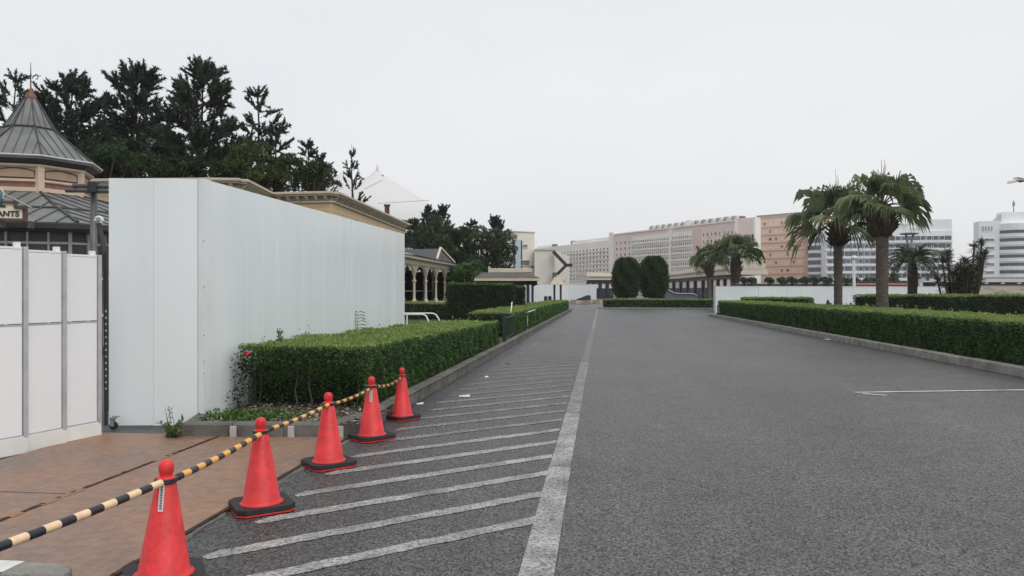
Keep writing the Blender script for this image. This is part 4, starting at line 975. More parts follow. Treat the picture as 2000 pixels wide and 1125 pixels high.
# glazing under the lower roof
bw = ring(6.32, 0)
for k in (6, 7, 0, 1):
    p, q_ = bw[k], bw[(k + 1) % 8]; f = Fac(p, q_)
    if f.n.dot(Vector((PV.x, PV.y, 0)) - p) > 0: f = Fac(q_, p)
    nb = 10
    for i in range(nb + 1): f.part(pav, 'mullion', 'mullion', f.L * i / nb - .022, f.L * i / nb + .022, .1, 3.2, -.02, .06)
    for z in (1.0, 2.0, 2.92): f.part(pav, 'transom', 'mullion', .04, f.L - .04, z - .03, z + .03, -.02, .05)
# sign on the roof
sg0, sg1 = A(-60, 18.2), A(53, 18.6); sf = Fac(sg0, sg1); dS = 18.5
sign = empty('roof_sign', A(20, 18.5, H(432, dS)), 'cream sign board with dark lettering and brown frame on the pavilion roof', 'sign')
z0, z1, z2 = H(427, dS), H(408, dS), H(398, dS); L = sf.L; xs = L * (25 + 60) / 113
b = MB(); b.slab([sf.to(0, z0), sf.to(L - .06, z0), sf.to(L - .06, z1), sf.to(xs + .06, z1), sf.to(xs + .02, z2), sf.to(0, z2)], sf.n * .05); b.build('board', M['sign'], sign)
for (p, q_) in (((0, z0 - .03), (L, z0 - .03)), ((L - .03, z0 - .10), (L - .03, z1 + .06)), ((L, z1 + .03), (xs + .05, z1 + .03)), ((xs + .07, z1 + .02), (xs + .05, z2 + .05)), ((xs + .12, z2 + .03), (0, z2 + .03))):
    b = MB(); b.beam(sf.to(p[0], p[1], .05), sf.to(q_[0], q_[1], .05), .10, .06); b.build('frame', M['sign_frame'], sign)
for i in range(2):
    sf.part(sign, 'bracket', 'sign_frame', .6 + i * .6, .68 + i * .6, z0 - .22, z0 - .05, -.3, .04)
def text(body, size, loc, rz, parent, m):
    cu = bpy.data.curves.new('lettering', 'FONT'); cu.body = body; cu.size = size; cu.extrude = .006; cu.align_x = 'RIGHT'; cu.offset = .006
    cu.materials.append(M[m]); tmp = bpy.data.objects.new('lettering_curve', cu); C.objects.link(tmp); bpy.context.view_layer.update(); me = bpy.data.meshes.new_from_object(tmp.evaluated_get(bpy.context.evaluated_depsgraph_get())); bpy.data.objects.remove(tmp)
    o = bpy.data.objects.new('lettering', me); C.objects.link(o); o.parent = parent; o.location = Vector(loc) - origin(parent); o.rotation_euler = (math.pi / 2, 0, rz); return o
text('ANTS', .185, sf.to(L - .15, z0 + .05, .062), sf.a, sign, 'letter')
text('OEEE', .065, sf.to(xs - .14, z1 + .03, .062), sf.a, sign, 'letter')
lp = A(-3, 17.5, H(382, 17.5)); t = empty('globe_lamp', lp, 'teal glass lamp with pale rim at the left picture edge', 'lamp')
b = MB(); b.lathe([(.02, -.22), (.08, -.2), (.10, -.05), (.09, .08), (.02, .14)], lp, 14); b.build('glass_shade', M['teal'], t, smooth=True)
b = MB(); b.tube([lp + RT * (.115 * math.cos(a)) + Vector((0, 0, .02 + .15 * math.sin(a))) for a in np.linspace(-.6, 3.7, 16)], .018, 6); b.tube([lp + Vector((0, 0, .1)), lp + FW * 1.2 + Vector((0, 0, -.15))], .02, 6); b.build('bracket', M['pale_grey'], t)
# pipe post with two crossbars behind the gate, and the leaning black pole
pp = A(183, 11.5); t = empty('pipe_post', pp, 'grey pipe post with two crossbars standing behind the folding gate', 'post')
b = MB(); b.tube([pp, pp + Vector((0, 0, H(362, 11.5)))], .05, 10); b.build('post', M['pipe'], t, smooth=True)
for (xa, xb, y) in ((143, 262, 363), (129, 262, 372)):
    b = MB(); b.tube([A(xa, 11.4, H(y, 11.4)), A(xb, 11.4, H(y + 1, 11.4))], .032, 10); b.build('crossbar', M['pipe'], t, smooth=True)
b = MB(); b.box(A(183, 11.4, H(366, 11.4)), (.13, .12, .16), PSI); b.build('clamp', M['iron'], t, bevel=.01)
t = empty('leaning_pole', A(206, 10.6), 'black pole leaning behind the gate with a pale hooked clamp', 'pole')
b = MB(); b.tube([A(209, 10.4, .05), A(206, 10.5, H(498, 10.5)), A(193, 10.6, H(437, 10.6))], .035, 8); b.build('pole', M['iron'], t)
b = MB(); b.tube([A(193 + 7 * math.cos(a), 10.55, H(430 - 6 * math.sin(a), 10.55)) for a in np.linspace(-.9, 3.3, 12)], .02, 6); b.build('hook', M['white_metal'], t)
# --- pale yellow building with stone cornice
ZT = 6.0
ys = [A(60, 30.3), A(413, 29.8), A(466, 29.9), A(522, 34.3), A(648, 33.8), A(789, 50)]
yb = empty('yellow_building', ys[3], 'pale yellow building with carved stone cornice behind the hoarding', 'building')
back = [ys[-1] + Vector((-9, 2, 0)), ys[0] + Vector((-2, 14, 0))]
b = MB(); b.prism([(p.x, p.y) for p in ys + back], 0, ZT - .25); b.build('wall', M['yellow_wall'], yb)
for i, (p, q_) in enumerate(zip(ys, ys[1:])):
    f = Fac(p, q_); ext = .25
    f.part(yb, 'cornice_top', 'cornice', -.1, f.L + .15, ZT - .11, ZT, -.3, .40, .02); f.part(yb, 'cornice_lip', 'cornice', -.06, f.L + .10, ZT - .18, ZT - .115, -.3, .32, .02)
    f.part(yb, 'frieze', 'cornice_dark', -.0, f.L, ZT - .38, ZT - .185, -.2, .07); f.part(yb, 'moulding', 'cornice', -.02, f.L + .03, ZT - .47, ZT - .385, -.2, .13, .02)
    n = int(f.L / (.40 if i < 4 else .5)); me = None
    for k in range(n):
        if me is None:
            bb = MB(); bb.add([(-.07, 0, 0), (.07, 0, 0), (.07, -.24, .0), (-.07, -.24, .0), (-.06, 0, -.30), (.06, 0, -.30), (.06, -.06, -.30), (-.06, -.06, -.30), (.07, -.22, -.10), (-.07, -.22, -.10)],
              [(0, 1, 2, 3), (3, 2, 8, 9), (9, 8, 6, 7), (7, 6, 5, 4), (0, 3, 9, 7, 4), (1, 5, 6, 8, 2)]); me = bb.mesh('bracket', M['cornice']); fix_normals(me)
        w_ = f.to(f.L * (k + .5) / n, ZT - .187, .07); place('bracket', me, yb, w_, f.a, (1, .8, .6))
    nrow = 5
    for k in range(11): f.part(yb, 'siding_board', 'yellow_wall', .0, f.L, ZT - .65 - .19 * k, ZT - .475 - .19 * k, -.1, .018)
f = Fac(ys[4], ys[5])                                           # dark wrought scrolls on the facade
orn = empty('wall_scroll', f.to(1.5, 4.2, .1), 'dark wrought iron scroll ornament on the yellow facade above the hoarding', 'ornament')
b = MB()
for (s0, zz, k) in ((1.0, 4.62, 1), (2.0, 4.50, -1), (3.0, 4.42, 1), (3.9, 4.32, -1)):
    pts = [f.to(s0 + .42 * math.cos(t_) * (1 - t_ / 12), zz + .34 * math.sin(t_) * k * (1 - t_ / 12), .09) for t_ in np.linspace(0, 7.5, 26)]; b.tube(pts, .035, 5)
b.tube([f.to(.7 + .3 * k, 4.55 + .22 * math.sin(k * 1.3), .09) for k in range(14)], .03, 5); b.tube([f.to(.9, 4.3, .09), f.to(.92, 5.0, .09)], .025, 5)
b.build('scrollwork', M['letter'], orn)
for (px, py, d, lab) in ((756, 402, 52, 'small brown chimney on the right slope of the yellow building'),):
    p = A(px, d); t = empty('chimney', A(px, d, H(py + 22, d)), lab, 'chimney'); z = H(py, d)
    b = MB(); b.box((p.x, p.y, z - .9), (.32, .32, 1.8), .3); b.build('stack', M['brown_brick'], t); b = MB(); b.box((p.x, p.y, z + .03), (.42, .42, .10), .3); b.build('cap', M['brown_brick'], t)
# --- colonnade
cf = Fac(A(782, 45.5), A(899, 67)); col = empty('colonnade', cf.to(0, 0), 'cream arcaded colonnade with dark roof right of the hoarding', 'building')
ZF, ZC = .82, 3.16
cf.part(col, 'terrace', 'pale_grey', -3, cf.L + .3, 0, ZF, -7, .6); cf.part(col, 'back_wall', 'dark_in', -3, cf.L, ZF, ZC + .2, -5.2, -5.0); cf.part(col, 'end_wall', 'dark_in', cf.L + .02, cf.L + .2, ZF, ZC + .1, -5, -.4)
cf.part(col, 'entablature', 'colonnade', -3, cf.L + .2, ZC + .12, ZC + .42, -.35, .25, .03); cf.part(col, 'fascia', 'colonnade', -3, cf.L + .5, ZC + .44, ZC + .60, -.4, .62, .02)
b = MB(); e = cf.L + .7; b.add([cf.to(-3, ZC + .605, .7), cf.to(e, ZC + .605, .7), cf.to(e - 2, ZC + 1.25, -3), cf.to(-3, ZC + 1.25, -3), cf.to(e, ZC + .605, -6), cf.to(-3, ZC + .605, -6)], [(0, 1, 2, 3), (3, 2, 4, 5), (1, 4, 2), (0, 3, 5), (0, 5, 4, 1)]); b.build('roof', M['slate_dark'], col)
gs = cf.L * .50; b = MB(); b.add([cf.to(gs - 3.4, ZC + .61, .72), cf.to(gs + 3.4, ZC + .61, .72), cf.to(gs, ZC + 1.55, .3), cf.to(gs, ZC + 1.5, -3.2)], [(0, 1, 2), (1, 3, 2), (0, 2, 3), (0, 3, 1)]); gb = b.build('gable', M['slate_dark'], col)
for s in (-1, 1):
    b = MB(); b.beam(cf.to(gs + s * 3.5, ZC + .66, .76), cf.to(gs, ZC + 1.62, .34), .14, .12); b.build('gable_trim', M['colonnade'], gb)
ncol = 7; ss = [cf.L * (k) / (ncol - 1) * .985 + .1 for k in range(ncol)]
for k in range(ncol):
    for (o, zc_, m_) in ((0, ZC, 'colonnade'), (-2.4, ZC, 'colonnade')):
        p = cf.to(ss[k], 0, o); b = MB(); b.lathe([(.15, ZF), (.15, ZF + .2), (.085, ZF + .26), (.075, ZC - .95), (.14, ZC - .92), (.14, ZC - .84), (.07, ZC - .80), (.07, ZC - .35), (.12, ZC - .2), (.21, ZC), (.21, ZC + .13)], p, 10); b.build('column', M[m_], col, smooth=False)
    if k < ncol - 1:                                            # arch spandrel between neighbours
        x0, x1 = ss[k] + .08, ss[k + 1] - .08; mid, hw = (x0 + x1) / 2, (x1 - x0) / 2; arc = [(mid + hw * math.cos(t_), ZC - .52 + .60 * math.sin(t_)) for t_ in np.linspace(0, math.pi, 13)]
        b = MB()
        for (a0, a1) in zip(arc, arc[1:]): b.slab([cf.to(a0[0], a0[1], -.10), cf.to(a1[0], a1[1], -.10), cf.to(a1[0], ZC + .13, -.10), cf.to(a0[0], ZC + .13, -.10)], cf.n * .2)
        b.build('arch', M['colonnade'], col)
    cf.part(col, 'balustrade', 'pale_grey', ss[k] - .1, min(cf.L, ss[k] + 3), ZF + .75, ZF + .82, -2.6, -2.5)
# --- low pavilion with dark posts
lf = Fac(A(930, 55), A(1050, 55)); lo = empty('low_pavilion', lf.to(0, 0), 'low dark-roofed pavilion with cream fascia behind the box hedge', 'building')
zf = H(549, 55); b = MB(); e = lf.L
b.add([lf.to(-.1, zf + .22, .8), lf.to(e + .15, zf + .22, .8), lf.to(e + .15, zf + .22, -4), lf.to(-.1, zf + .22, -4), lf.to(.4, zf + .62, 0), lf.to(e - .9, zf + .62, 0), lf.to(e - .9, zf + .62, -3), lf.to(.4, zf + .62, -3)], [(0, 1, 5, 4), (1, 2, 6, 5), (2, 3, 7, 6), (3, 0, 4, 7), (4, 5, 6, 7), (3, 2, 1, 0)]); b.build('roof', M['roof_brown'], lo)
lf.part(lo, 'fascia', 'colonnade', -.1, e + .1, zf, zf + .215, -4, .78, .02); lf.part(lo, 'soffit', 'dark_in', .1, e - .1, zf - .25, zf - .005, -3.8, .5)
lf.part(lo, 'parapet', 'colonnade', 1.0, e - .4, zf + .63, zf + .92, -2.6, -.3, .02); lf.part(lo, 'parapet_post', 'colonnade', .86, 1.0, zf + .5, zf + 1.06, -.5, -.25)
for t_ in (.3, 1.5, 2.7, 3.25, 3.62, 3.95): lf.part(lo, 'post', 'navy', t_, t_ + .17, 0, zf - .25, -.1, .1)
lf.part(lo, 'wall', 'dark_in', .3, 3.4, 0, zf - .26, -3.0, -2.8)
b = MB(); b.tube([lf.to(e - .15, zf - .02, .6), lf.to(e - .05, zf - .22, .6), lf.to(e - .35, zf - .34, .5)], .06, 6); b.build('eave_scroll', M['dark_in'], lo)
# --- cream service block with outside stair
hf = Fac(A(987, 118), A(1044, 121)); cb = empty('service_building', hf.to(0, 0), 'tall plain cream service block with blue strip and outside stair', 'building'); zt = H(453, 119)
hf.part(cb, 'tower', 'pale', 0, hf.L, 0, zt, -10, 0); hf.part(cb, 'parapet_cap', 'cornice', -.1, hf.L + .1, zt, zt + .15, -10.1, .1)
hf.part(cb, 'blue_strip', 'stripe_blue', 1.75, 2.75, 3, H(468, 119), .0, .18)
for t_ in (1.55, 2.25, 2.95): hf.part(cb, 'strip_joint', 'glass_dark', t_ - .1, t_ + .1, 3, H(469, 119), .0, .14)
h2 = Fac(A(1044, 118), A(1083, 118)); hf2 = h2
h2.part(cb, 'lower_wing', 'pale', .02, h2.L, 0, H(488, 118), -9, 0); h2.part(cb, 'wing_cap', 'cornice', 0, h2.L + .15, H(489, 118), H(487, 118), -9, .12)
h3 = Fac(A(1083, 118), A(1112, 140)); h3.part(cb, 'stair_wall', 'pale', 0, h3.L, 0, H(489, 119), -3, -.02)
for (t_, y, w, h) in ((.6, 480, 1.0, .5), (1.4, 513, 3.4, .9), (3.2, 520, 3.4, .35)): win(cb, hf, t_ + 3.0 if t_ < 1 else t_ + 2.2, H(y, 119), w if w < 2 else 2.0, h, 'pale', 'glass_mid')
for (x0, y0_, x1, y1_) in ((1080, 491, 1106, 518), (1106, 518, 1088, 536), (1084, 541, 1102, 552)):
    b = MB(); b.beam(A(x0, 117, H(y0_, 117)), A(x1, 117, H(y1_, 117)), 1.0, .45); b.build('stair_flight', M['iron'], cb)
b = MB(); b.box(A(1112, 117, H(518, 117)), (.9, 1, .45), PSI); b.build('stair_landing', M['iron'], cb)
b = MB(); b.box(A(1083, 117, H(538, 117)), (.6, 1, .9), PSI); b.build('stair_landing', M['concrete_dark'], cb)
# --- small kiosk roof and far hoardings
kp = A(1089, 78); ki = empty('kiosk_canopy', kp, 'small pale canopy on two dark posts beyond the left hedge', 'canopy'); zk = H(556, 78)
b = MB(); b.lathe([(1.15, zk), (1.05, zk + .1), (.45, zk + .75), (.4, zk + .8)], kp, 4, math.pi / 4 + PSI); b.build('roof', M['cornice'], ki)
for s in (-.32, .32):
    b = MB(); b.beam(kp + RT * s, kp + RT * s + Vector((0, 0, zk)), .2, .2); b.build('post', M['navy'], ki)
def hoarding(name, label, p0, p1, z, npan, m='white_hoard', group='far white hoardings', rail=False, base=0.0):
    f = Fac(p0, p1); root = empty(name, f.to(0, 0), label, 'hoarding', group); w = f.L / npan
    me = MB(); me.box((w / 2, 0, z / 2), (w - .012, .05, z)); me = me.mesh('panel', M[m]); fix_normals(me)
    for i in range(npan): place('panel', me, root, f.to(i * w, base, rnd.uniform(-.01, .01)), f.a)
    f.part(root, 'top_rail', 'pale_grey', 0, f.L, z + .003, z + .06, -.06, .04)
    if rail:
        f.part(root, 'upper_rail', 'white_metal', 0, f.L, z + .32, z + .40, -.05, .02)
        n = int(f.L / 4)
        for i in range(n + 1): f.part(root, 'rail_post', 'white_metal', f.L * i / n - .05, f.L * i / n + .05, z + .06, z + .33, -.05, .02)
    return root
hoarding('hoarding', 'white hoarding beyond the end of the left hedge', A(1035, 96), A(1110, 99), H(556, 97), 5)
hoarding('hoarding', 'white hoarding at the end of the road beside the navy arcade', A(1110, 112), A(1165, 112), H(556, 112), 4)
hoarding('hoarding', 'long white hoarding behind the palms on the right', A(1397, 56), A(1862, 62), H(560.5, 58), 18, rail=False)
hoarding('hoarding', 'end panel of the far white hoarding beside the small palms', A(1394, 66), A(1397, 56.2), H(560.5, 58), 4)
f = Fac(A(1862, 63), A(2160, 63)); t = empty('garden_wall', f.to(0, 0), 'plain beige wall behind the yucca at the right edge', 'wall'); f.part(t, 'wall', 'beige_wall', 0, f.L, 0, H(557, 63), -.3, 0); f.part(t, 'coping', 'iron', -.02, f.L, H(557, 63) + .003, H(554.5, 63), -.35, .06)
g = np.random.default_rng(99); b = MB()
for i in range(10):
    s = g.uniform(1.5, 5.5); z = g.uniform(.9, 1.9); pts = [f.to(s, z, .02)]
    for k in range(5): s += g.uniform(.05, .25); z += g.uniform(-.15, .08); pts.append(f.to(s, z, .02))
    b.tube(pts, .012, 4)
b.build('dry_vine', M['twig'], t)
# --- curved navy arcade
arc = [(1147, 150), (1172, 151), (1200, 152), (1235, 152), (1270, 150), (1303, 143), (1330, 132), (1358, 119), (1390, 107), (1430, 97)]
ap = [A(x, d) for x, d in arc]; ar = empty('arcade', ap[5], 'curved navy arcade with pale roof behind the clipped trees', 'building'); zfa = 3.62
for i, (p, q_) in enumerate(zip(ap, ap[1:])):
    f = Fac(p, q_); 
    f.part(ar, 'fascia', 'colonnade', -.03, f.L + .03, zfa, zfa + .62, -4.5, .6); f.part(ar, 'roof_edge', 'cornice', -.03, f.L + .03, zfa + .63, zfa + .80, -4.6, .85)
    f.part(ar, 'upper_fascia', 'colonnade', -.03, f.L + .03, zfa + .81, zfa + 1.45, -4.2, -.2)
    f.part(ar, 'lintel', 'navy', 0, f.L, zfa - .55, zfa - .01, -.25, .15)
    nb = 2 if i < 8 else 3
    if 2 <= i <= 3: continue
    for k in range(nb):
        s0, s1 = f.L * k / nb, f.L * (k + 1) / nb; f.part(ar, 'post', 'navy', s0 - .22, s0 + .22, 0, zfa - .56, -.2, .2); f.part(ar, 'low_panel', 'navy', s0 + .22, s1 - .22, 0, 1.15 if i < 8 else 1.6, -.1, .05)
        mid, hw = (s0 + s1) / 2, (s1 - s0) * .24; zb_ = 2.0; out = [(mid - hw, zb_), (mid + hw, zb_), (mid + hw, 2.6)] + [(mid + hw * math.cos(t_), 2.6 + hw * .9 * math.sin(t_)) for t_ in np.linspace(.3, math.pi - .3, 7)] + [(mid - hw, 2.6)]
        f.part(ar, 'screen', 'navy', s0 + .22, s1 - .22, 1.15 if i < 8 else 1.6, zfa - .56, -.14, -.04)
        b = MB(); b.slab([f.to(x, z, -.035) for x, z in out], f.n * .03); b.build('arched_window', M['glass_white'], ar)  # pale pane added for an open arch, its bright view put into the colour
        if (i + k) % 2 == 0: f.part(ar, 'inner_mullion', 'navy_light', mid - .08, mid + .08, .3, 2.0, .06, .16)
# low navy ramp wall with pale coping beside the clipped trees
t = empty('ramp_wall', A(1335, 84), 'low navy ramp wall with pale curved coping right of the clipped trees', 'wall'); d = 84
out = [(1300, 584), (1300, 561), (1306, 567), (1316, 572), (1326, 573.5), (1350, 573.5), (1357, 575), (1361, 578), (1364, 584)]
b = MB(); b.slab([A(x, d, max(0, H(y, d) if y < 584 else 0)) for x, y in out], FW * .4); b.build('wall', M['navy_light'], t)
b = MB(); b.tube([A(x, d - .05, H(y, d)) for x, y in out[1:-1]], .07, 6); b.build('coping', M['grey_metal'], t)
# --- hotels
def hotel_rows(root, f, t0, t1, zs, n, w, h, frame, pane, jitter=0, skip=(), fw=.09, alt=None):
    for r, z in enumerate(zs):
        for k in range(n):
            if (r, k) in skip: continue
            pn = pane
            if alt and rnd.random() < alt[1]: pn = alt[0]
            win(root, f, t0 + (t1 - t0) * (k + .5) / n, z, w, h, frame, pn, fw=fw)
# cream hotel
f = Fac(A(1040, 430), A(1194, 352)); ho = empty('hotel', f.to(0, 0), 'long cream hotel wing with rows of small dark windows, left of the pink hotel', 'building', 'hotels in the distance'); zt = 24.6
f.part(ho, 'wall', 'hotel_cream', 0, f.L, 0, zt, -8, 0); f.part(ho, 'parapet', 'hotel_cream', f.L * .52, f.L - .2, zt, zt + 1.6, -7, -1.5); f.part(ho, 'roof_plant', 'glass_dark', f.L * .50, f.L * .53, zt + .01, zt + 2.0, -4, -1.6); f.part(ho, 'roof_plant', 'glass_dark', f.L * .25, f.L * .27, zt + .01, zt + 1.5, -4, -1.6); f.part(ho, 'roof_block', 'hotel_cream', f.L * .02, f.L * .24, zt, zt + 1.3, -7, -2)
zs = [H(y, 360) for y in (487, 495, 503, 511.5, 520, 528.5, 537, 544)]
hotel_rows(ho, f, f.L * .33, f.L - 1.5, zs, 17, 2.0, 1.15, 'hotel_cream', 'glass_dark', alt=('glass_mid', .35)); 
for z in zs: f.part(ho, 'balcony_ledge', 'hotel_cream', f.L * .32, f.L - 1, z - .95, z - .68, 0, .55)
# pink hotel
f = Fac(A(1193, 318), A(1437, 252)); ho = empty('hotel', f.to(0, 0), 'long pale pink hotel with cream balcony grid behind the clipped trees', 'building', 'hotels in the distance'); L = f.L; zt = 24.2
def s_at(px):                                                   # distance along the facade of the bearing px
    e0, e1 = A(1193, 318), A(1437, 252); lo_, hi_ = 0., 1.
    for _ in range(40):
        m_ = (lo_ + hi_) / 2; w = e0.lerp(e1, m_); l_ = w.dot(RT); d_ = w.dot(FW)
        if l_ / d_ * F + 1000 < px: lo_ = m_
        else: hi_ = m_
    return L * lo_
f.part(ho, 'wall', 'hotel_pink', 0, L, 0, zt, -5, 0); f.part(ho, 'end_pier', 'hotel_cream', -.6, s_at(1199), 0, zt + 1.2, -4, .5); f.part(ho, 'roof_cap', 'hotel_cream', s_at(1200), L, zt, zt + .5, -5, .4)
f.part(ho, 'dormer_roof', 'slate', s_at(1258), s_at(1330), zt + .5, zt + 1.7, -4.5, -3); f.part(ho, 'dormer_roof', 'slate', s_at(1340), s_at(1436), zt + .5, zt + 1.9, -4.5, -3); f.part(ho, 'roof_block', 'hotel_cream', s_at(1331), s_at(1339), zt + .5, zt + 2.6, -4, -2)
for k in range(26):
    s = s_at(1258) + (s_at(1432) - s_at(1258)) * (k + .5) / 26
    if s_at(1329) < s < s_at(1341): continue
    b = MB(); hw = 1.2; b.slab([f.to(s - hw, zt + .5, -2.2), f.to(s + hw, zt + .5, -2.2), f.to(s, zt + 2.3, -2.2)], f.n * -1.5); b.build('dormer', M['pale_grey' if k % 2 else 'glass_mid'], ho)
bay = [(1236, 1309), (1314, 1354)]
zrow = [3.6 + 2.42 * k for k in range(8)]
for (xa, xb) in bay:
    sa, sb = s_at(xa), s_at(xb); f.part(ho, 'balcony_bay', 'hotel_cream', sa, sb, 1, zrow[-1] + 2.0, 0, .35); n = int((xb - xa) / 3.6)
    hotel_rows(ho, f, sa, sb, zrow, n, (sb - sa) / n * .72, 1.25, 'hotel_cream', 'glass_mid', alt=('glass_dark', .22), fw=.12)
    for o in ho.children:
        pass
    for z in zrow: f.part(ho, 'balcony_slab', 'hotel_cream', sa, sb, z - 1.15, z - .80, .36, 1.0)
for o in list(ho.children):
    if o.name.startswith('window'): o.location += f.n * .38
f.part(ho, 'pier', 'hotel_cream', s_at(1309.5), s_at(1313.5), 0, zt - .3, 0, .8); f.part(ho, 'plain_panel', 'hotel_pink2', s_at(1355), s_at(1369), 1, zt - 1, 0, .2)
for (xa, xb) in ((1201, 1234), (1371, 1410), (1412, 1434)):
    sa, sb = s_at(xa), s_at(xb); n = max(2, int((xb - xa) / 7)); hotel_rows(ho, f, sa, sb, [z + .2 for z in zrow], n, (sb - sa) / n * .5, 1.3, 'hotel_cream', 'glass_mid', alt=('glass_dark', .4))
tf = Fac(A(1437, 250), A(1475, 246)); tf.part(ho, 'stair_tower', 'hotel_pink', 0, tf.L, 0, H(426, 248), -5, .5); tf.part(ho, 'tower_edge', 'hotel_cream', -.1, .9, 0, H(425, 248), -4, .62); tf.part(ho, 'tower_edge', 'hotel_cream', tf.L - .5, tf.L + .2, 0, H(425, 248), -4, .62)
# peach hotel
f = Fac(A(1477, 284), A(1580, 268)); ho = empty('hotel', f.to(0, 0), 'peach coloured hotel block with terracotta bands behind the small palms', 'building', 'hotels in the distance'); L = f.L; zt = 28.0
f.part(ho, 'wall', 'hotel_orange', 0, L, 0, zt, -20, 0); f.part(ho, 'parapet', 'cornice', -.1, L + .1, zt, zt + .5, -20, .3); f.part(ho, 'terracotta_end', 'hotel_band', L - 2.0, L + .02, 0, zt - .01, -19, .1); f.part(ho, 'side_pier', 'hotel_cream', L + .03, L + 1.1, 0, zt - 2, -18, .3)
for k in range(14): f.part(ho, 'crenel', 'cornice_dark', L * (k + .2) / 14, L * (k + .75) / 14, zt + .5, zt + 1.1, -1, .2)
for k in range(9):
    z = 3.0 + 2.85 * k; f.part(ho, 'terracotta_band', 'hotel_band', 0.1, L - 2.05, z - 1.45, z - 1.1, 0, .28)
    n = 8
    for j in range(n):
        if (j * 7 + k * 3) % 11 == 0: continue
        pn = 'glass_dark' if (j * 5 + k * 7) % 13 == 0 else 'glass_white' if (j + k) % 3 else 'glass_mid'
        win(ho, f, (L - 2.2) * (j + .5) / n, z, 1.15, 1.15, 'hotel_orange', pn, fw=.08)
# white banded hotel
f = Fac(A(1613, 252), A(1860, 246)); ho = empty('hotel', f.to(0, 0), 'white hotel with blue-grey window bands behind the fan palms', 'building', 'hotels in the distance'); L = f.L; zt = H(452, 250)
f.part(ho, 'wall', 'hotel_white', 0, L, 0, zt, -8, 0); f.part(ho, 'roof_slab', 'pale_grey', L * .45, L * .82, zt + .01, zt + 1.1, -8, -2); f.part(ho, 'roof_block', 'hotel_white', L * .77, L, zt + .01, H(430, 250), -6, -.4); f.part(ho, 'roof_plant', 'pale_grey', L * .5, L * .7, zt + 1.11, zt + 2.6, -8, -5)
zs = [H(y, 250) for y in (466, 481, 496, 510.5, 525, 539)]
for z in zs:
    f.part(ho, 'spandrel_band', 'hotel_white', 0, L, z - 1.45, z - .85, 0, .5)
    f.part(ho, 'band_recess', 'glass_blue', .3, L - .3, z - .70, z + .70, 0, .06)
    n = 20
    for k in range(n):
        if rnd.random() < .2: continue
        win(ho, f, .3 + (L - .6) * (k + .5) / n, z, 1.5, 1.35, 'hotel_white', 'glass_dark' if rnd.random() < .55 else 'glass_blue', o=.07, fw=.06)
bc = A(1598, 262); zt2 = H(441, 258); b = MB(); b.lathe([(3.3, 0), (3.3, zt2)], bc, 24); b.build('round_bay', M['hotel_white'], ho, smooth=False)
for z in zs:
    b = MB(); b.lathe([(3.28, z - .75), (3.36, z - .74), (3.36, z + .74), (3.28, z + .75)], bc, 24); b.build('bay_window_band', M['glass_blue'], ho)
# right hotel with rounded bay
f = Fac(A(1912, 212), A(2120, 205)); ho = empty('hotel', f.to(0, 0), 'white hotel with rounded bay and dark window bands at the right edge', 'building', 'hotels in the distance'); L = f.L; zt = H(431, 210)
f.part(ho, 'wall', 'hotel_white', 0, L, 0, zt, -5, 0); f.part(ho, 'upper_block', 'hotel_white', 5.6, L, zt + .01, H(414, 210), -5, -.5)
for k in range(4): f.part(ho, 'roof_unit', 'pale_grey', 4.0 + k * .45, 4.35 + k * .45, zt + .01, zt + .6 + .4 * k, -2, -.6)
for k in range(4): win(ho, f, .95 + k * .72, H(446, 210), .36, 1.6, 'hotel_white', 'glass_mid', fw=.1)
bc = A(1985, 212); R = 5.6
b = MB(); b.lathe([(R, 0), (R, H(437, 210)), (R - .4, H(434, 210))], bc, 32); b.build('round_bay', M['hotel_white'], ho)
for y in (452, 468, 484, 500, 516, 531):
    z = H(y, 208); b = MB(); b.lathe([(R - .02, z - .42), (R + .07, z - .41), (R + .07, z + .41), (R - .02, z + .42)], bc, 32); b.build('bay_window_band', M['glass_dark'], ho)
    b = MB(); b.lathe([(R - .02, z - 1.5), (R + .13, z - 1.48), (R + .13, z - 1.36), (R - .02, z - 1.34)], bc, 32); b.build('bay_ledge', M['pale_grey'], ho)
for k in range(5): win(ho, f, 2.6, H(468 + 16 * k, 210), 2.6, .8, 'hotel_white', 'glass_mid')
b = MB(); mp_ = f.to(L * .37, 0, -3); b.tube([mp_ + Vector((0, 0, H(414, 210))), mp_ + Vector((0, 0, H(388, 210)))], [.16, .06], 6); b.lathe([(.05, H(402, 210)), (.35, H(400, 210)), (.35, H(393, 210)), (.05, H(391, 210))], mp_, 6); b.build('roof_mast', M['grey_metal'], ho)
# mid-distance band: dark shrubs and low walls in front of the hotels
f = Fac(A(1395, 150), A(1870, 150)); t = empty('boundary_wall', f.to(0, 0), 'low dark boundary wall running below the hotels', 'wall'); f.part(t, 'wall', 'slate_dark', 0, f.L, 0, H(554, 150), -.5, 0); f.part(t, 'coping', 'white_hoard', 0, f.L, H(554, 150) + .003, H(552.6, 150), -.55, .05)
f = Fac(A(1668, 100), A(1775, 100)); t = empty('red_fascia_sign', f.to(0, 0), 'long low red fascia strip behind the far hoarding', 'fascia'); f.part(t, 'strip', 'redstrip', 0, f.L, H(556.5, 100), H(553, 100), -.2, 0); f.part(t, 'wall', 'slate_dark', 0, f.L, 0, H(556.6, 100), -.4, -.06); f.part(t, 'upper_wall', 'iron', .5, f.L, H(553, 100), H(549, 100), -.5, -.1)
f = Fac(A(1800, 140), A(2120, 140)); t = empty('viaduct', f.to(0, 0), 'grey elevated walkway running behind the yucca', 'viaduct'); f.part(t, 'deck', 'pale_grey', 0, f.L, H(551, 140), H(545, 140), -4, 0); f.part(t, 'parapet', 'grey_metal', 0, f.L, H(544.8, 140), H(541, 140), -.3, -.1); f.part(t, 'dark_recess', 'dark_in', 0, f.L, 0, H(551.2, 140), -3.5, -.6)
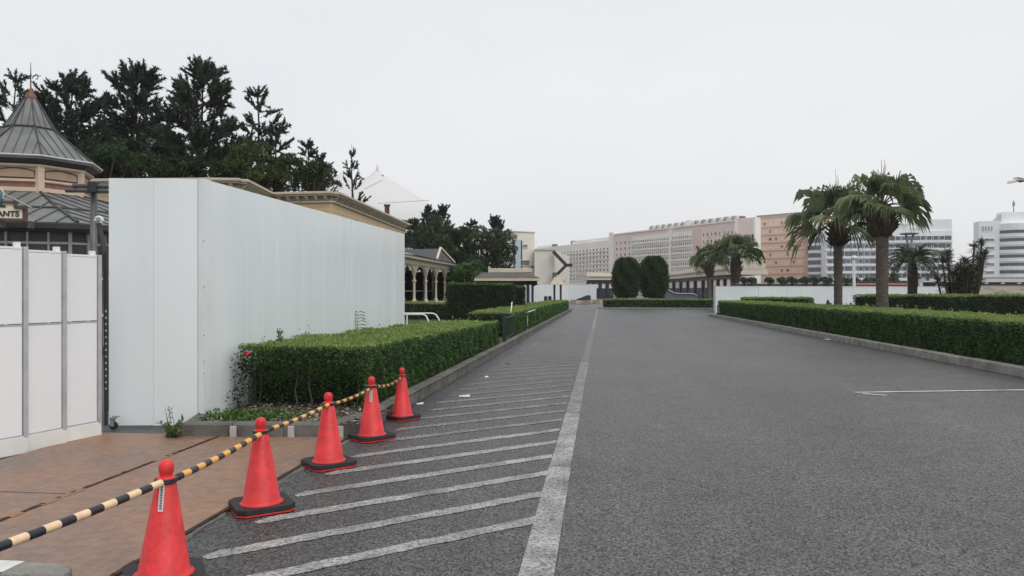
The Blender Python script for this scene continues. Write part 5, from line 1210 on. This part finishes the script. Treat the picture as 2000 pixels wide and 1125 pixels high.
for k in range(11): f.part(t, 'column', 'pale_grey', f.L * k / 10 - .3, f.L * k / 10 + .3, 0, H(551.2, 140), -.55, -.1)
sh = [(1452, 6), (1466, 9), (1500, 8), (1526, 7), (1545, 10), (1570, 9), (1590, 8), (1612, 12), (1650, 10), (1668, 8), (1700, 12), (1742, 10), (1800, 10), (1835, 8)]
for i, (x, r) in enumerate(sh):
    nm = ['left of the peach hotel', 'below the peach hotel', 'below the white banded hotel'][0 if x < 1475 else 1 if x < 1585 else 2]
    od = ['first', 'second', 'third', 'fourth', 'fifth', 'sixth', 'seventh', 'eighth'][i - (0 if x < 1475 else 2 if x < 1585 else 6)]
    broadleaf('roadside_shrub', od + ' small dark shrub from the left in the far row ' + nm, [(x, 549, r, 5.5, 0), (x + r * .6, 551, r * .7, 4, 1)], 142, 700, .42, 200 + i, 'leaf_topiary', 'far shrubs ' + nm)
# pale tent-like roof far behind the trees
tp = A(737, 260); tn = empty('tent_roof', tp, 'pale white tent-shaped roof with a small spire behind the pines', 'building'); zt = H(336, 260)
b = MB(); b.lathe([(30, 0), (25, H(430, 260)), (17, H(396, 260)), (7.2, H(360, 260)), (2.4, H(343, 260)), (1.2, zt)], tp, 24, .1); b.build('roof_skin', M['tent'], tn, smooth=True)
b = MB(); b.lathe([(.9, zt - .3), (.55, zt + .8), (.2, H(324, 260)), (.05, H(321, 260))], tp, 8); b.build('spire', M['pale_grey'], tn)
b = MB(); b.box(A(747, 258, H(345, 258)), (.9, .9, 1), .4); b.build('roof_vent', M['grey_metal'], tn)
for (x0, y0_, x1, y1_) in ((748, 351, 712, 369), (738, 397, 838, 391)):
    b = MB(); b.tube([A(x0, 228, H(y0_, 228)), A(x1, 228, H(y1_, 228))], .12, 5); b.build('stay_cable', M['tent'], tn)
b = MB(); b.lathe([(18, 0), (9, H(400, 270)), (3, H(352, 270)), (.4, H(336, 270))], A(668, 270), 14); b.build('side_peak', M['tent'], tn, smooth=True)
mp_ = A(687, 240); t = empty('mast', mp_, 'thin lattice mast behind the tiered young pine', 'mast'); b = MB(); b.tube([mp_, mp_ + Vector((0, 0, H(282, 240)))], [.25, .08], 5); b.build('pole', M['grey_metal'], t)
# ------------------------------------------------------------------ lamps, rails and small things
lp = A(1776, 41); t = empty('flat_top_lamp', lp, 'grey lamp post with a flat disc top beside the feather palm', 'lamp'); zl = H(457, 41)
b = MB(); b.tube([lp, lp + Vector((0, 0, H(487, 41)))], .10, 10); b.build('post', M['grey_metal'], t, smooth=True)
for s in (-.19, .22):
    b = MB(); b.tube([lp + Vector((0, 0, H(490, 41))), lp + RT * s + Vector((0, 0, zl))], [.07, .05], 8); b.build('strut', M['grey_metal'], t)
b = MB(); b.lathe([(.40, zl - .03), (.47, zl), (.47, zl + .04), (.1, zl + .10)], lp, 20); b.build('disc_top', M['grey_metal'], t)
lp = A(1668, 95); t = empty('lamp_post', lp, 'slim white lamp post with globe between the fan palms', 'lamp'); b = MB(); b.tube([lp, lp + Vector((0, 0, H(508, 95)))], [.22, .16], 8); b.build('post', M['white_metal'], t)
b = MB(); b.lathe([(.1, H(508, 95)), (.34, H(505, 95)), (.34, H(501, 95)), (.1, H(499, 95))], lp, 10); b.build('globe', M['white_metal'], t, smooth=True)
lp = A(2035, 36); t = empty('flood_lamp', lp, 'grey twin floodlight head reaching in at the upper right edge', 'lamp'); zl = H(352, 36)
b = MB(); b.tube([lp, lp + Vector((0, 0, zl + .1))], [.11, .07], 10); b.tube([lp + Vector((0, 0, zl)), A(1985, 36, zl)], .03, 8); b.build('post', M['grey_metal'], t)
for (px, py, rot, m_) in ((1983, 353, .5, 'white_metal'), (1995, 350, -.5, 'grey_metal')):
    b = MB(); c = A(px, 36, H(py, 36)); hx = [c + RT * x * .22 + Vector((0, 0, z * .09 + x * .06 * (1 if rot > 0 else -1))) for x, z in ((-1, -.6), (.6, -1), (1, .2), (.4, 1), (-.8, .7))]; b.slab(hx, FW * .3); b.build('lamp_head', M[m_], t, bevel=.02)
def rail(label, pts, r=.022, posts=()):
    t = empty('handrail', pts[0], label, 'handrail', 'white pipe handrails by the left hedge'); b = MB(); b.tube(pts, r, 8); b.build('rail_pipe', M['white_metal'], t, smooth=True)
    for p in posts:
        b = MB(); b.tube([Vector((p.x, p.y, .1)), p], r * .9, 8); b.build('rail_post', M['white_metal'], t)
dA = 21.
def pr_(px, py, d): return A(px, d, H(py, d))
rail('curved white pipe rail at the end of the hoarding, front one', [pr_(768, 614, 20.5), pr_(826, 614, 20.5), pr_(832, 617, 20.5), pr_(836, 625, 20.5), pr_(838, 640, 20.5)], posts=(pr_(795, 614, 20.5),))
rail('curved white pipe rail at the end of the hoarding, rear one', [pr_(780, 612, 22.5), pr_(845, 612, 22.5), pr_(852, 615, 22.5), pr_(857, 623, 22.5), pr_(860, 640, 22.5)])
rail('slanting white handrail beside the gap in the hedge', [pr_(1007, 619, 29), pr_(1010, 613, 29), pr_(1022, 611, 29.5), pr_(1030, 610, 30), pr_(1045, 605, 32)], posts=(pr_(1030, 610, 30),))
rail('upright bent white pipe in the gap between the hedges', [pr_(990, 621, 26.5), pr_(995, 618, 26.5), pr_(998, 608, 26.8), pr_(1000, 590, 27)], .02)
p = A(985, 22.6); t = empty('gate_post', p, 'dark green post closing the near hedge at the gap', 'post'); b = MB(); b.box((p.x, p.y, .53), (.12, .14, .9), PSI); b.build('post', M['dark_green'], t, bevel=.01); b = MB(); b.box((p.x, p.y, .995), (.14, .16, .03), PSI); b.build('cap', M['dark_green'], t)
f = Fac(A(988, 23), A(1004, 25.6)); t = empty('low_mesh_gate', f.to(0, 0), 'dark green mesh gate across the gap between the hedges', 'gate')
for z in (.25, .85): f.part(t, 'rail', 'dark_green', 0, f.L, z - .02, z + .02, -.02, .02)
for k in range(9): f.part(t, 'bar', 'dark_green', f.L * k / 8 - .012, f.L * k / 8 + .012, .12, .87, -.012, .012)
for (px, d, lab) in ((1074, 64, 'small dark bollard with white band left of the kiosk'), (1066, 62, 'second dark bollard beyond the left hedge')):
    p = A(px, d); t = empty('bollard', p, lab, 'bollard', 'bollards beyond the left hedge'); b = MB(); b.lathe([(.12, 0), (.12, .85), (.15, .9), (.14, 1.15), (.05, 1.2)], p, 10); b.build('post', M['iron'], t); b = MB(); b.lathe([(.125, .45), (.125, .7)], p, 10); b.build('band', M['white_metal'], t)
p = A(1140, 108); t = empty('road_barrier', p, 'low black barrier standing before the hoarding at the road end', 'barrier'); b = MB(); b.slab([p + RT * -1.0, p + RT * 1.0, p + RT * 1.0 + Vector((0, 0, .9)), p + RT * .5 + Vector((0, 0, .95)), p + RT * -.6 + Vector((0, 0, .5)), p + RT * -1.0 + Vector((0, 0, .4))], FW * .3); b.build('board', M['iron'], t)
g = np.random.default_rng(123)
for i in range(7):
    p = A(1122 + i * 11.5, 92 + g.uniform(-3, 3)); t = empty('rubble_planter', p, ['first', 'second', 'third', 'fourth', 'fifth', 'sixth', 'seventh'][i] + ' low planter box from the left in the row at the road end', 'planter', 'low planters at the road end')
    b = MB(); b.box((p.x, p.y, .22), (1.0, .5, .44), g.uniform(-.1, .1)); b.build('box', M['beige_wall' if i % 2 else 'cornice_dark'], t, bevel=.03); b = MB(); b.box((p.x, p.y, .45), (.85, .38, .08), 0); b.build('soil', M['soil'], t)
p = A(1617, 34); t = empty('bollard', p, 'slim black bollard left of the left fan palm', 'bollard', 'bollards by the palms'); b = MB(); b.lathe([(.09, 0), (.07, 1.0), (.09, 1.05), (.04, 1.25)], p, 10); b.build('post', M['iron'], t)

def crack(pts, w):
    b = MB(); pts = [Vector(p) for p in pts]
    for p, q_ in zip(pts, pts[1:]):
        n = 6
        for k in range(n):
            a_, c_ = p.lerp(q_, k / n), p.lerp(q_, (k + 1) / n); uu = (c_ - a_).normalized(); vv = Vector((-uu.y, uu.x, 0)); j0, j1 = .02 * math.sin(k * 2.1 + p.x * 9), .02 * math.sin((k + 1) * 2.1 + p.x * 9)
            b.add([a_ + vv * (j0 - w), c_ + vv * (j1 - w), c_ + vv * (j1 + w), a_ + vv * (j0 + w)], [(0, 1, 2, 3)])
    for i in range(len(b.v)): b.v[i] = (b.v[i][0], b.v[i][1], .0035)
    b.build('crack', M['ink'], road)
crack([G(1305, 935), G(1345, 942), G(1382, 953)], .004)
crack([G(1560, 690), G(1640, 700), G(1760, 702)], .008)
crack([G(1215, 640), G(1300, 643), G(1420, 641)], .015)
# faint summer haze over the whole place
hz = bpy.data.materials.new('haze_air'); hz.use_nodes = True; hn = hz.node_tree.nodes; hn.remove(hn['Principled BSDF'])
pv = hn.new('ShaderNodeVolumePrincipled'); pv.inputs['Color'].default_value = (1, 1, 1, 1); pv.inputs['Density'].default_value = .00032; pv.inputs['Anisotropy'].default_value = .2
hz.node_tree.links.new(pv.outputs[0], hn['Material Output'].inputs['Volume'])
b = MB(); b.box((0, 1120, 24), (3010, 2560, 50)); b.build('haze', hz, kind='stuff')

# dark strip along the right kerb: contact shadow painted on the asphalt
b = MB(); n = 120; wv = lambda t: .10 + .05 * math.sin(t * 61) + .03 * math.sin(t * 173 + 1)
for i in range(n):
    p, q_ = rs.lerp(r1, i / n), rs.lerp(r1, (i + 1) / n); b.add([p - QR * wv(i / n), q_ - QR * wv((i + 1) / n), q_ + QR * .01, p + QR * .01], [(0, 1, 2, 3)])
b.v = [(x, y, .0045) for x, y, z in b.v]; b.build('kerb_contact_shade', M['kerb_shade'], road)
